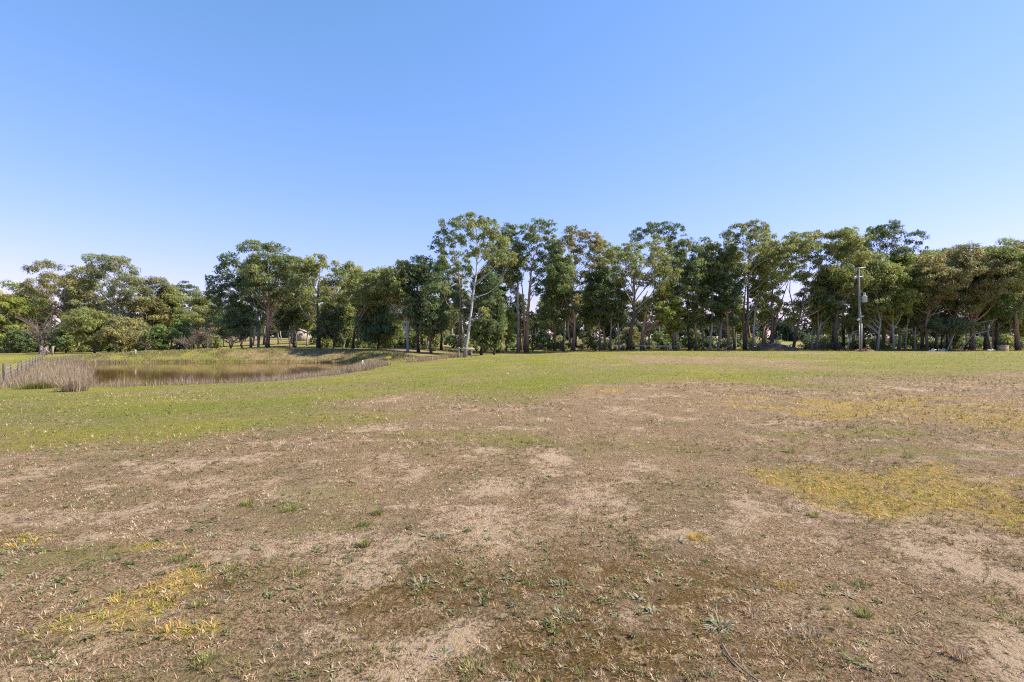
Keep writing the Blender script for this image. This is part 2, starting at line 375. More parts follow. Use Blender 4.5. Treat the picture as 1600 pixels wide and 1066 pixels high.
def leaves(clumps, per_area, size, colour, seed, droop=.8, var=.26):
    """clumps: (n,5) x y z r flatten.  Returns quads of leaf sprays spread through each clump."""
    r = np.random.default_rng(seed)
    cl = np.asarray(clumps, float); cnt = np.maximum(18, (per_area * cl[:, 3] ** 2 * r.uniform(.7, 1.2, len(cl)))).astype(int)
    idx = np.repeat(np.arange(len(cl)), cnt); n = len(idx)
    dvec = r.normal(size=(n, 3)); dvec[:, 2] = dvec[:, 2] * .9 + .35; dvec /= np.linalg.norm(dvec, axis=1)[:, None]
    rad = r.uniform(.15, 1.0, n) ** .38
    rad *= 1 + .25 * np.sin(dvec[:, 0] * 5 + idx) * np.cos(dvec[:, 1] * 4 + idx * 1.7)
    c = cl[idx]
    p = c[:, :3] + dvec * rad[:, None] * c[:, 3:4] * np.stack([np.ones(n), np.ones(n), c[:, 4]], 1)
    nrm = dvec * 1.0 + r.normal(size=(n, 3)) * .42; nrm[:, 2] += .2; nrm /= np.linalg.norm(nrm, axis=1)[:, None]
    ax = r.normal(size=(n, 3)) * .8; ax[:, 2] -= droop
    ax -= nrm * (ax * nrm).sum(1)[:, None]; ax /= np.linalg.norm(ax, axis=1)[:, None] + 1e-9
    bx = np.cross(nrm, ax)
    L = size * r.uniform(.6, 1.4, n)[:, None]; W = L * r.uniform(.34, .56, n)[:, None]
    v = np.stack([p - ax * L * .5 - bx * W * .5, p - ax * L * .35 + bx * W * .5, p + ax * L * .5], 1)
    f = np.arange(n * 3).reshape(n, 3)
    ct = 1 + (r.uniform(-1, 1, (len(cl), 1)) * var); hue = r.normal(size=(len(cl), 1)) * .08
    base = np.asarray(colour)[None, :] * ct * np.concatenate([1 + hue, np.ones_like(hue), 1 - hue * .5], 1)
    lc = base[idx] * r.uniform(.82, 1.18, (n, 1))
    lc = np.repeat(np.clip(lc, .008, .6), 3, axis=0)
    return v.reshape(-1, 3), f, lc

def curve_pts(a, b, n, bend, r, sag=0.0):
    t = np.linspace(0, 1, n)[:, None]
    off = r.normal(size=3) * bend
    return a + (b - a) * t + off * (np.sin(np.pi * t)) + np.array([0, 0, 1.]) * sag * np.sin(np.pi * t)

LOBE = 1.38
def make_tree(label, bx, d, cx, top, hw, bot, tw=4, bark='grey', leaf='olive', path=None, lobes=None, fill=1.0, seed=None, group=None,
              name="eucalyptus_tree", cat="tree", leafsize=.36, dens=1.0, extra_stems=(), dead=(), low=3):
    seed = seed if seed is not None else int(bx * 13 + d * 7 + top)
    r = np.random.default_rng(seed)
    s = d / F                                             # metres per photograph pixel at this distance
    X = wx(bx, d); Z = gz1(X, d)
    org = np.array([X, d, Z])
    P = lambda px, py, dd=0.0: np.array([wx(px, d), d + dd, wz(py, d)])
    root = empty(name, org)
    tag(root, label, cat, group)
    base_py = 533 + (EYE - Z) * F / d
    H = base_py - top
    # --- lobes of the crown: px,py,radius px, depth offset m
    if lobes is None:
        lobes = []
        hgt = bot - top
        lr = np.clip(hw * .42, 9, 21)
        n = int(max(5, fill * 2.3 * hw * hgt / (lr * lr * 2.6)))
        for k in range(n):
            for _ in range(30):
                v = (k + r.uniform(.1, .9)) / n
                prof = math.sin(min(1, .12 + v * 1.25) * math.pi / 2) if v < .55 else 1 - .62 * ((v - .55) / .45) ** 1.3
                py = top + lr * .75 + v * max(4, hgt - lr * 1.4)
                q = r.uniform(-1, 1); px = cx + q * max(0, hw * prof - lr * .6)
                dd = r.uniform(-1, 1) * math.sqrt(max(.05, 1 - q * q)) * hw * prof * s * .85
                rr = lr * r.uniform(.55, 1.15)
                if all(math.hypot(px - a[0], py - a[1]) + abs(dd - a[3]) / s * .7 > (rr + a[2]) * .55 for a in lobes): break
            lobes.append((px, py, rr, dd))
    else:
        lobes = [(a[0], a[1], a[2], a[3] if len(a) > 3 else r.uniform(-1, 1) * hw * s * .6) for a in lobes]
    # --- trunk
    if path is None:
        ty = top + (bot - top) * .28
        path = [(bx, base_py + 2), (bx + (cx - bx) * .25 + r.normal() * 1.2, base_py - H * .28), (bx + (cx - bx) * .6 + r.normal() * 2, base_py - H * .52), (cx + r.normal() * 3, ty)]
    else:
        path = [(bx, base_py + 2)] + list(path)
    tp = np.array([P(*q) for q in path]) - org
    tp[0, 2] = -.25
    m = 14; tt = np.linspace(0, len(tp) - 1, m)
    trunk = np.stack([np.interp(tt, np.arange(len(tp)), tp[:, k]) for k in range(3)], 1)
    for _ in range(2): trunk[1:-1] = (trunk[:-2] + 2 * trunk[1:-1] + trunk[2:]) / 4
    trunk[1:-1, :2] += r.normal(size=(m - 2, 2)) * .06
    r0 = tw * s * .5
    hfrac = np.linspace(0, 1, m); rad = r0 * (1 - .80 * hfrac ** .9); rad[0] *= 1.35; rad[1] *= 1.08
    tb = MB(); tb.tube(trunk, rad, 8)
    for st in extra_stems:                                 # further stems from the same butt
        sp = np.array([P(*q) for q in [(bx + r.uniform(-1, 1), base_py + 1)] + list(st)]) - org
        tt2 = np.linspace(0, len(sp) - 1, 9)
        spt = np.stack([np.interp(tt2, np.arange(len(sp)), sp[:, k]) for k in range(3)], 1)
        spt[1:-1] = (spt[:-2] + 2 * spt[1:-1] + spt[2:]) / 4
        tb.tube(spt, np.linspace(r0 * .75, r0 * .18, 9), 7)
    tb.build("trunk", BARK[bark], root, None, True)
    # --- limbs and clumps
    clumps = []
    if low:
        y0, y1 = bot - 8, min(base_py - 42, 508)
        for k in range(low):
            if y1 - y0 < 6: break
            py = y0 + (y1 - y0) * (k + r.uniform(.2, .8)) / low
            lobes.append((np.interp(py, [top, bot, y1], [cx, cx, (cx + bx) / 2]) + r.uniform(-1, 1) * hw * .7, py, r.uniform(8, 13), r.uniform(.3, 2.5)))
    L = [(P(a, b, dd) - org, rr * s * LOBE) for a, b, rr, dd in lobes]
    groups = {}
    for c, lr in L:
        k = int(np.clip(np.searchsorted(trunk[:, 2], c[2] - lr * 1.2 - np.hypot(*(c[:2] - trunk[-1, :2])) * .8), 3, m - 1))
        groups.setdefault(k, []).append((c, lr))
        nc = r.integers(11, 15)
        for q in range(nc):
            v = r.normal(size=3); v /= np.linalg.norm(v); v[2] = v[2] * .75 + .1
            cr = lr * r.uniform(.30, .50)
            clumps.append((*(c + v * lr * .78), cr, r.uniform(.55, .8)))
    for k, lst in groups.items():
        lm = MB()
        for c, lr in lst:
            a = trunk[k]; br = max(.025, min(rad[k] * .62, .035 + lr * .045))
            pts = curve_pts(a, c, 7, .08 * np.linalg.norm(c - a), r, -.06 * np.linalg.norm(c - a))
            lm.tube(pts, np.linspace(br, br * .35, 7), 5, False)
            for q in range(4):
                v = r.normal(size=3); v[2] = abs(v[2]) * .6; v /= np.linalg.norm(v)
                e = c + v * lr * .8
                lm.tube(np.array([pts[4 + q % 3], (pts[4 + q % 3] + e) / 2 + r.normal(size=3) * .1, e]), [br * .45, br * .3, br * .12], 3, False)
        lm.build("limb", BARK[bark if bark != 'dark' else 'grey'], root, None, True)
    if dead:
        dm = MB()
        for st in dead:
            sp = np.array([P(*q) for q in st]) - org; sp[:, 1] += np.linspace(0, -1.5, len(sp))
            dm.tube(sp, np.linspace(.10, .03, len(sp)), 5)
            for q in range(3):
                a = sp[-1] * .6 + sp[0] * .4; dm.tube(np.array([a, a + r.normal(size=3) * .7]), [.04, .015], 3)
        dm.build("dead_limb", DEADWOOD, root, None, True)
    v, f, c = leaves(clumps, 128 * dens, leafsize, PAL[leaf], seed + 1)
    obj("crown", mesh_np("crown", v, f, LEAF, c), root)
    return root

GB = "eucalypts in the belt of trees"
T = make_tree
# ---- far left wood beyond the dam
T("yellow-green bushy tree at the left edge of the photo", 12, 92, 12, 449, 40, 546, 3, 'grey', 'yellow', group="trees of the left wood", fill=1.2)
T("brown-olive eucalyptus with rounded top, first tall crown from the left", 108, 98, 100, 413, 56, 515, 4, 'grey', 'bronze',
  lobes=[(90, 430, 17), (68, 440, 14), (115, 436, 14), (60, 462, 14), (88, 455, 16), (112, 460, 16), (132, 452, 14), (145, 470, 14), (78, 482, 15), (105, 485, 16), (128, 490, 15), (70, 505, 12), (140, 500, 13), (98, 424, 12)], group="trees of the left wood")
T("bushy olive tree with a short red-brown trunk at the dam's left end", 148, 84, 146, 484, 40, 546, 3, 'orange', 'olive', fill=1.5, group="trees of the left wood")
T("tan rounded bushy tree right of the short red-brown trunk", 188, 85, 190, 494, 34, 549, 3, 'grey', 'tan', fill=1.6, group="trees of the left wood")
T("grey-green eucalyptus with bare white limbs forking under its broad dome", 188, 100, 195, 402, 55, 470, 5, 'white', 'grey', path=[(187, 520), (186, 494), (178, 470), (176, 440)],
  lobes=[(180, 418, 15), (160, 424, 14), (145, 432, 11), (197, 417, 15), (212, 430, 16), (226, 445, 13), (205, 452, 14), (185, 440, 12), (168, 442, 10), (222, 462, 12), (198, 466, 11)],
  extra_stems=[[(187, 490), (165, 466), (150, 450)], [(188, 500), (210, 480), (222, 460)]], group="trees of the left wood")
T("bronze eucalyptus leaning into the dome of the white-limbed tree from its right", 214, 104, 240, 434, 40, 520, 4, 'grey', 'bronze', fill=1.1, group="trees of the left wood")
T("yellow-olive eucalyptus sloping down right of the bronze one in the left wood", 268, 106, 266, 452, 30, 530, 3, 'grey', 'olive', fill=1.2, group="trees of the left wood")
T("small dark flat-topped tree on a thin pale stem poking above the left wood", 285, 140, 285, 443, 17, 468, 2, 'pale', 'dark', lobes=[(276, 452, 8), (286, 449, 9), (296, 453, 8), (284, 462, 7)], group="trees of the left wood")
T("olive eucalyptus behind the small flat-topped tree and left of the big dark trees", 325, 118, 322, 456, 30, 532, 3, 'grey', 'olive', fill=1.2, group="trees of the left wood")
T("dull olive tree behind the bare grey tree at far left", 50, 104, 45, 455, 34, 530, 3, 'grey', 'mid', fill=1.3, group="trees of the left wood")
T("low bright green bush below the bronze eucalyptus in the left wood", 250, 88, 250, 506, 22, 545, 2, 'dark', 'green', fill=1.4, group="trees of the left wood", name="bushy_tree")
T("second low green bush, right of the bright green one in the left wood", 279, 90, 284, 500, 20, 540, 2, 'dark', 'green', fill=1.1, group="trees of the left wood", name="bushy_tree")
T("dark leafy bush low down behind the red-brown trunk", 168, 96, 166, 510, 26, 548, 2, 'dark', 'dark', fill=1.4, group="trees of the left wood", name="bushy_tree")
T("dark bush under the yellow-green tree at the left edge", 30, 90, 28, 512, 22, 549, 2, 'dark', 'dark', fill=1.5, group="trees of the left wood", name="bushy_tree")
T("dark round bush right of the bare grey tree at far left", 102, 90, 104, 502, 26, 549, 2, 'dark', 'mid', fill=1.6, group="trees of the left wood", name="bushy_tree")
T("small olive-bronze bush beneath the white-limbed tree", 218, 92, 220, 500, 20, 546, 2, 'dark', 'bronze', fill=1.3, group="trees of the left wood", name="bushy_tree")
# ---- centre-left group behind the dam bank
T("small dark round-crowned tree with black trunk at left end of dam-bank trees", 377, 79, 374, 487, 28, 528, 4, 'dark', 'dark', fill=1.2, group=GB)
T("dark eucalyptus on twin grey trunks left of the thick orange trunk", 404, 82, 372, 398, 38, 490, 3, 'pale', 'dark', path=[(403, 505), (398, 470), (378, 430)],
  lobes=[(373, 413, 13), (358, 425, 12), (385, 420, 9), (345, 445, 13), (368, 442, 15), (390, 448, 13), (338, 462, 10), (358, 465, 14), (382, 470, 15), (400, 478, 14), (350, 482, 12), (372, 488, 12)],
  extra_stems=[[(407, 505), (408, 470), (400, 455)]], group=GB)
T("tallest domed eucalyptus on a thick orange trunk behind the dam", 418, 80, 425, 382, 46, 470, 7, 'orange', 'mid', path=[(419, 505), (421, 470), (420, 440), (415, 410)],
  lobes=[(405, 396, 14), (422, 394, 14), (440, 400, 13), (450, 412, 12), (400, 414, 13), (425, 414, 15), (442, 428, 13), (412, 434, 14), (395, 432, 11), (460, 420, 11), (430, 446, 13), (452, 446, 13), (404, 452, 11), (440, 466, 12)],
  extra_stems=[[(420, 510), (428, 488), (440, 462)]], group=GB)
T("thin-trunked low dark tree just right of the thick orange trunk", 453, 82, 450, 470, 24, 520, 2.5, 'grey', 'dark', fill=1.2, group=GB)
T("thin-trunked tree in front of the far cream shed", 463, 84, 466, 450, 22, 512, 3, 'grey', 'mid', fill=1.1, group=GB)
T("broad bronze-topped eucalyptus with pale upper limbs over a thick black butt", 498, 79, 505, 405, 58, 500, 7, 'dark', 'olive', path=[(497, 505), (496, 470), (498, 440)],
  lobes=[(470, 420, 14), (490, 414, 13), (508, 414, 14), (528, 416, 14), (545, 424, 13), (465, 440, 14), (485, 435, 14), (515, 436, 15), (540, 444, 14), (558, 440, 11), (472, 462, 14), (500, 470, 12), (525, 464, 15), (550, 466, 13), (470, 484, 12), (516, 490, 14), (540, 490, 12)],
  dead=[[(497, 470), (488, 456), (478, 452)], [(498, 465), (500, 452), (506, 440)]], group=GB)
T("dark low-foliaged tree right of the thick black butt", 521, 79, 522, 480, 30, 540, 4, 'dark', 'dark', fill=1.3, group=GB)
T("dark-stemmed tree leaning right with an olive dome, middle of the dam-bank trees", 551, 76, 582, 418, 32, 505, 4, 'dark', 'olive', path=[(556, 505), (562, 480), (575, 450)], fill=1.3, group=GB)
T("grey slim stump-trunked tree between the black butt and the right-leaning dark stem", 537, 83, 540, 470, 22, 525, 3, 'pale', 'mid', fill=1, group=GB)
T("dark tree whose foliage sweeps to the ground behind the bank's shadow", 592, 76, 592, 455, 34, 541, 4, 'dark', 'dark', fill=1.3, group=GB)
T("pale multi-stemmed eucalyptus with forking white limbs left of the tall white leaning trunk", 637, 73, 618, 410, 36, 480, 4, 'white', 'olive', path=[(636, 505), (630, 480), (622, 450)],
  extra_stems=[[(634, 510), (622, 492), (612, 478)], [(637, 505), (646, 480), (642, 455)]], fill=1.2, group=GB)
T("very dark dense tree left of the tall leaning white trunk", 654, 73, 655, 402, 42, 520, 5, 'dark', 'dark', fill=1.35, group=GB)
T("brown-trunked dark tree standing at right end of the shaded dam bank", 673, 73, 676, 470, 28, 530, 5, 'orange', 'dark', fill=1.2, group=GB)
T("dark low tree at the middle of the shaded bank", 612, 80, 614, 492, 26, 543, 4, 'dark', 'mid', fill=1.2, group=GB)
# ---- middle
T("open-crowned tall eucalyptus on a thin pink-brown trunk left of the leaning white one", 719, 74, 700, 345, 34, 430, 4, 'orange', 'mid', path=[(719, 480), (717, 430), (708, 385)],
  lobes=[(712, 354, 10), (697, 356, 10), (690, 372, 11), (682, 386, 9), (708, 372, 10), (720, 380, 10), (698, 392, 10), (715, 402, 11), (690, 410, 9), (724, 418, 10), (705, 425, 9)], fill=1, group=GB, leafsize=.33, low=2)
T("tallest eucalyptus with a smooth white trunk leaning to the right", 726, 67, 748, 332, 48, 420, 4.6, 'white', 'olive', path=[(732, 505), (741, 462), (746, 415), (747, 375), (742, 350)],
  lobes=[(742, 343, 11), (730, 354, 11), (757, 352, 12), (770, 362, 12), (745, 366, 12), (728, 374, 10), (762, 378, 12), (780, 382, 12), (792, 394, 11), (770, 398, 12), (748, 394, 10), (798, 408, 8), (782, 412, 10), (735, 396, 9)],
  dead=[[(744, 442), (752, 436), (760, 432)]], extra_stems=[[(734, 515), (736, 490), (738, 470)]], group=GB, low=2)
T("dark dense tree filling the space right of the white leaning trunk", 752, 73, 758, 415, 32, 545, 4, 'dark', 'dark', fill=1.5, group=GB)
T("young orange-stemmed sapling with bright green leaves beside grey straight trunk", 792, 86, 794, 478, 17, 540, 3, 'orange', 'yellow', fill=1.2, group=GB)
T("dark bushy tree left of the orange-stemmed sapling", 772, 74, 776, 470, 22, 548, 3, 'dark', 'mid', fill=1.4, group=GB)
T("straight grey-trunked eucalyptus just left of the thick orange pair", 810, 88, 795, 352, 30, 450, 5, 'pale', 'mid', path=[(810, 480), (809, 420), (800, 385)], fill=1.0, group=GB)
T("tall eucalyptus on a thick straight orange trunk in the middle of the photo", 822, 87, 840, 343, 36, 440, 7, 'orange', 'mid', path=[(824, 500), (828, 440), (836, 390)],
  lobes=[(840, 354, 11), (825, 358, 10), (856, 360, 11), (862, 376, 10), (842, 374, 12), (824, 380, 11), (858, 394, 11), (838, 398, 12), (868, 410, 10), (848, 418, 12), (825, 415, 11), (866, 432, 9), (842, 440, 10)], extra_stems=[[(819, 500), (818, 470), (815, 440)]], group=GB, low=2)
T("dark-foliaged eucalyptus on paired white and orange trunks", 897, 86, 880, 392, 34, 500, 5, 'orange', 'mid', path=[(898, 500), (894, 460), (885, 420)], fill=1.4, extra_stems=[[(886, 520), (890, 490), (895, 460)]], group=GB)
T("round bronze-topped eucalyptus second from the thick orange trunk", 880, 90, 905, 357, 36, 440, 4, 'grey', 'bronze', path=[(884, 480), (895, 430), (902, 395)],
  lobes=[(892, 370, 11), (908, 367, 11), (924, 374, 11), (885, 385, 11), (903, 386, 11), (930, 390, 10), (915, 402, 11), (895, 405, 10), (936, 408, 9), (922, 424, 10), (940, 385, 8)], group=GB)
T("dark tree whose low crown hangs between the bronze round top and broad dome", 938, 87, 935, 420, 28, 505, 4, 'orange', 'dark', fill=1.4, group=GB)
T("grey trunk thickening at its dark foot, left of the two slim stems", 955, 86, 958, 470, 20, 510, 4, 'grey', 'mid', fill=1, group=GB)
T("slim grey stem just left of the thick leaning black trunk", 968, 86, 966, 430, 20, 500, 3, 'pale', 'mid', fill=1, group=GB)
T("broad yellow-lit dome on a thick black trunk leaning right", 981, 84, 1000, 374, 54, 460, 7, 'dark', 'olive', path=[(988, 505), (991, 470), (990, 440), (995, 405)],
  lobes=[(965, 398, 13), (982, 388, 13), (1000, 384, 13), (1018, 388, 13), (1034, 400, 12), (955, 416, 12), (975, 412, 14), (998, 408, 14), (1020, 412, 14), (1040, 420, 12), (962, 434, 11), (985, 434, 13), (1012, 436, 13), (1036, 440, 12), (1046, 432, 9)],
  extra_stems=[[(988, 500), (1000, 480), (1012, 455)]], group=GB)
T("yellow-green drooping tree on a dark red trunk right of the leaning black one", 1004, 85, 1036, 440, 28, 515, 7, 'orange', 'yellow', path=[(1005, 505), (1014, 475), (1030, 455)], fill=1.5, group=GB)
T("flat-topped open eucalyptus rising behind the broad yellow-lit dome", 1030, 104, 1032, 347, 34, 390, 3, 'grey', 'dark', lobes=[(1005, 362, 9), (1018, 358, 9), (1032, 354, 10), (1046, 352, 9), (1058, 359, 9), (1040, 368, 9), (1050, 376, 8), (992, 372, 8)], group=GB)
T("slender dark straight trunk with a small open crown right of the yellow dome", 1077, 88, 1070, 368, 24, 445, 4, 'dark', 'mid', fill=.9, group=GB, leafsize=.33)
T("pinkish slender trunk beside the slender dark straight one", 1088, 86, 1085, 400, 26, 500, 4, 'orange', 'mid', fill=1.0, group=GB)
T("yellow-green low tree in front of the thin pale stems", 1058, 86, 1056, 470, 20, 525, 2.5, 'pale', 'yellow', fill=1.4, group=GB)
T("pale short-trunked eucalyptus leaning right, first of the pale pair", 1109, 87, 1112, 370, 28, 460, 4, 'white', 'mid', path=[(1113, 515), (1114, 470), (1112, 410)], fill=1.0, group=GB, leafsize=.33)
T("pale eucalyptus bent to the right, second of the pale pair", 1122, 88, 1136, 385, 26, 480, 4, 'white', 'mid', path=[(1127, 515), (1128, 475), (1134, 420)], fill=1.0, group=GB)
T("bright orange straight trunk left of the tall twin trunks", 1139, 85, 1128, 420, 26, 495, 5, 'orange', 'dark', path=[(1137, 500), (1135, 465), (1130, 440)], fill=1.2, group=GB)
T("tall eucalyptus on twin dark and pale trunks with a high rounded top", 1164, 86, 1172, 348, 40, 440, 6, 'dark', 'olive', path=[(1167, 500), (1169, 450), (1170, 400)],
  lobes=[(1145, 364, 9), (1158, 358, 10), (1172, 355, 10), (1188, 354, 11), (1200, 362, 10), (1160, 374, 11), (1180, 374, 11), (1208, 380, 10), (1192, 388, 11), (1165, 392, 11), (1150, 402, 10), (1180, 408, 11), (1205, 404, 10), (1160, 424, 10), (1186, 430, 10)],
  extra_stems=[[(1161, 500), (1163, 470), (1166, 440)]], group=GB)
T("pale trunk leaning right beside the tall twin trunks", 1176, 87, 1190, 395, 24, 480, 4, 'pale', 'yellow', path=[(1178, 500), (1184, 465), (1190, 430)], fill=.9, group=GB)
T("pink-barked slender eucalyptus left of the forked black trunk", 1192, 90, 1200, 378, 26, 470, 4, 'orange', 'olive', fill=.8, group=GB, leafsize=.33)
T("forked black-footed eucalyptus standing in the brush heap", 1205, 85, 1214, 385, 30, 450, 5, 'dark', 'olive', path=[(1206, 515), (1206, 480), (1206, 440), (1210, 405)],
  lobes=[(1205, 396, 10), (1220, 392, 10), (1232, 402, 10), (1212, 412, 10), (1232, 420, 9), (1200, 424, 9), (1240, 430, 8), (1218, 432, 8), (1200, 450, 7), (1213, 470, 6), (1196, 480, 6)],
  extra_stems=[[(1209, 510), (1218, 480), (1232, 440)], [(1209, 512), (1225, 492), (1240, 470)]], group=GB, leafsize=.33, low=2)
# ---- right of the gap
T("black-footed trunk leaning right at the right side of the sky gap", 1238, 85, 1268, 362, 42, 470, 5, 'dark', 'olive', path=[(1246, 508), (1252, 480), (1262, 430)],
  lobes=[(1245, 376, 11), (1262, 372, 12), (1280, 370, 12), (1296, 374, 11), (1255, 392, 12), (1275, 392, 13), (1298, 394, 12), (1265, 412, 12), (1288, 414, 13), (1258, 432, 11), (1280, 436, 13), (1300, 436, 12), (1272, 458, 12), (1292, 460, 12), (1250, 478, 10), (1272, 482, 12), (1255, 495, 8)], group=GB)
T("grey-trunked leafy tree, first right of the sky gap's leaning trunk", 1267, 88, 1284, 440, 28, 520, 3, 'pale', 'yellow', fill=1.4, group=GB)
T("dark-footed grey trunk midway between sky gap and power pole", 1275, 86, 1296, 420, 28, 512, 5, 'grey', 'dark', fill=1.3, group=GB)
T("massive black trunk left of the power pole under a tall olive crown", 1306, 85, 1322, 358, 44, 470, 8, 'dark', 'olive', path=[(1306, 510), (1308, 480), (1312, 430)], fill=1.35, group=GB,
  dead=[[(1308, 490), (1303, 478), (1300, 470)], [(1309, 492), (1316, 482), (1320, 476)]])
T("darkest round-topped tall crown directly behind the power pole", 1380, 96, 1385, 355, 48, 440, 5, 'grey', 'dark',
  lobes=[(1355, 370, 11), (1370, 364, 12), (1388, 363, 12), (1404, 366, 12), (1415, 378, 11), (1360, 388, 12), (1380, 386, 13), (1402, 390, 13), (1424, 396, 11), (1437, 394, 9), (1448, 402, 7), (1440, 410, 10), (1395, 410, 13), (1370, 412, 13), (1420, 416, 12)], group=GB)
T("pale trunk leaning right just beyond the power pole", 1371, 86, 1360, 400, 36, 500, 4, 'pale', 'olive', path=[(1375, 510), (1377, 480), (1366, 440)], fill=1.4, group=GB)
T("straight pale post-like trunk right of the leaning one beyond the pole", 1396, 86, 1396, 405, 34, 500, 4, 'pale', 'yellow', fill=1.4, group=GB)
T("thin pale forked trunk midway between pole and dead-limbed tree", 1415, 87, 1422, 415, 30, 500, 3, 'pale', 'olive', fill=1.3, group=GB)
T("second thin pale stem left of the dead-limbed red-brown tree", 1429, 87, 1436, 430, 26, 505, 3, 'pale', 'mid', fill=1.2, group=GB)
T("red-brown trunk bristling with broken pale dead limbs", 1448, 85, 1455, 400, 36, 490, 5, 'orange', 'bronze', path=[(1449, 515), (1450, 480), (1452, 440)], fill=1.3, group=GB,
  dead=[[(1450, 495), (1458, 490), (1468, 484)], [(1448, 520), (1440, 508), (1437, 500)], [(1451, 520), (1462, 514), (1470, 510)], [(1452, 516), (1462, 522), (1472, 524)], [(1450, 500), (1446, 490), (1442, 484)]])
T("squat black tree with low spreading dark crown near white sheeting", 1479, 83, 1484, 496, 28, 524, 8, 'dark', 'dark', fill=1.5, group=GB)
T("broad pinkish-bronze crown on a thick rusty trunk at the right", 1518, 86, 1505, 385, 66, 490, 8, 'orange', 'bronze', path=[(1520, 510), (1516, 480), (1506, 440)], fill=1.5, group=GB,
  dead=[[(1512, 512), (1506, 506), (1498, 502)], [(1506, 510), (1512, 502), (1516, 497)], [(1516, 508), (1530, 503), (1545, 500)], [(1500, 482), (1510, 480), (1520, 476)], [(1495, 486), (1505, 484), (1514, 482)], [(1490, 502), (1500, 496), (1506, 488)]])
T("grey trunk in shade right of the rusty trunk", 1540, 87, 1545, 430, 34, 505, 5, 'dark', 'green', fill=1.4, group=GB)
T("dark trunk behind the tan crate", 1556, 88, 1562, 440, 30, 510, 6, 'dark', 'mid', fill=1.3, group=GB)
T("rusty trunk at the right edge of the photo beneath a high spreading crown", 1592, 86, 1572, 377, 62, 480, 7, 'orange', 'olive', fill=1.5, group=GB)
T("eucalyptus cut by the right edge of the photo", 1640, 88, 1632, 374, 50, 500, 6, 'grey', 'bronze', fill=1.3, group=GB)
T("dark open crown between the pole's dark top and the far-right spreading crown", 1462, 92, 1470, 386, 44, 470, 4, 'grey', 'olive', fill=1.3, group=GB)

# ---- trees filling the canopy between the front ones
for a in [
    ("olive crown behind the bare grey tree, below the brown-olive dome", 58, 106, 58, 434, 34, 520, 3, 'grey', 'bronze'),
    ("olive crown between the brown-olive dome and the white-limbed tree", 150, 108, 148, 420, 34, 520, 3, 'grey', 'olive'),
    ("dark olive crown joining the twin grey trunks to the tallest dome", 392, 92, 395, 400, 30, 500, 4, 'grey', 'mid'),
    ("olive crown between the tallest dome and bronze-topped broad tree", 460, 92, 462, 404, 30, 500, 4, 'grey', 'olive'),
    ("olive crown between the bronze-topped broad tree and right-leaning dome", 560, 92, 556, 424, 30, 510, 4, 'grey', 'mid'),
    ("olive crown between the right-leaning dome and white forked tree", 605, 92, 600, 416, 28, 505, 4, 'grey', 'olive'),
    ("dark crown closing the notch left of the thin pink-brown trunk", 690, 92, 686, 398, 32, 520, 4, 'dark', 'dark'),
    ("mid-green crown between the white leaning trunk and straight grey trunk", 778, 94, 778, 372, 30, 480, 4, 'grey', 'mid'),
    ("mid-green crown just right of the thick straight orange trunk's top", 866, 94, 868, 372, 28, 490, 4, 'grey', 'mid'),
    ("olive crown between the bronze round top and the broad dome", 945, 94, 942, 380, 30, 490, 4, 'pale', 'olive'),
    ("green crown tucked behind the right flank of the broad dome", 1052, 94, 1050, 376, 28, 480, 4, 'pale', 'mid'),
    ("green crown between the slender dark trunk and pale pair", 1098, 95, 1095, 374, 28, 480, 4, 'pale', 'mid'),
    ("olive crown between the pale pair and the tall twin trunks", 1147, 95, 1142, 372, 28, 470, 4, 'grey', 'olive'),
    ("olive crown just left of the sky gap behind the pink-barked tree", 1196, 96, 1196, 368, 26, 440, 4, 'pale', 'olive'),
    ("yellow-olive crown bridging the top of the sky gap", 1240, 95, 1236, 366, 24, 430, 3, 'grey', 'yellow'),
    ("olive crown between the massive black trunk and the power pole", 1333, 94, 1335, 362, 34, 480, 4, 'grey', 'olive'),
    ("yellow-green crown right of the power pole below the darkest top", 1404, 93, 1408, 388, 36, 490, 4, 'pale', 'yellow'),
    ("olive crown in the dip right of the darkest tall top", 1440, 95, 1444, 398, 32, 490, 4, 'grey', 'olive'),
    ("olive crown between the two spreading crowns at the far right", 1545, 94, 1540, 384, 36, 490, 4, 'grey', 'olive'),
]: T(*a, fill=1.0, group=GB, low=2, dens=.85)

# ---- second row behind the belt: a few master trees, copied
LAND = [(12, "the yellow-green tree at the left edge"), (62, "the bare grey tree"), (148, "the short red-brown trunk"), (188, "the tan rounded bush"), (250, "the bright green bush"), (324, "the rusty-tipped bare shrub"),
    (377, "the small round tree on the bank"), (404, "the twin grey trunks"), (418, "the thick orange trunk by the dam"), (463, "the tree before the shed"), (498, "the thick black butt"), (551, "the dark right-leaning stem"),
    (592, "the dark ground-sweeping tree"), (637, "the white forked tree"), (673, "the brown trunk ending the bank"), (726, "the leaning white trunk"), (792, "the orange-stemmed sapling"), (822, "the thick straight orange trunk"),
    (897, "the paired white and orange trunks"), (938, "the dark low-crowned tree"), (968, "the slim grey stem"), (981, "the leaning black trunk"), (1004, "the dark red trunk"), (1058, "the yellow-green low tree"), (1088, "the pinkish slender trunk"),
    (1115, "the pale pair of trunks"), (1139, "the bright orange trunk"), (1164, "the tall twin trunks"), (1205, "the brush heap"), (1238, "the trunk leaning over the gap"), (1275, "the dark-footed grey trunk"), (1306, "the massive black trunk"),
    (1342, "the power pole"), (1371, "the leaning pale trunk past the pole"), (1396, "the post-like pale trunk"), (1415, "the thin forked trunk"), (1448, "the dead-limbed tree"), (1479, "the squat black tree"), (1518, "the thick rusty trunk"), (1567, "the tan crate"), (1592, "the rusty trunk at the right edge")]
USED = set()
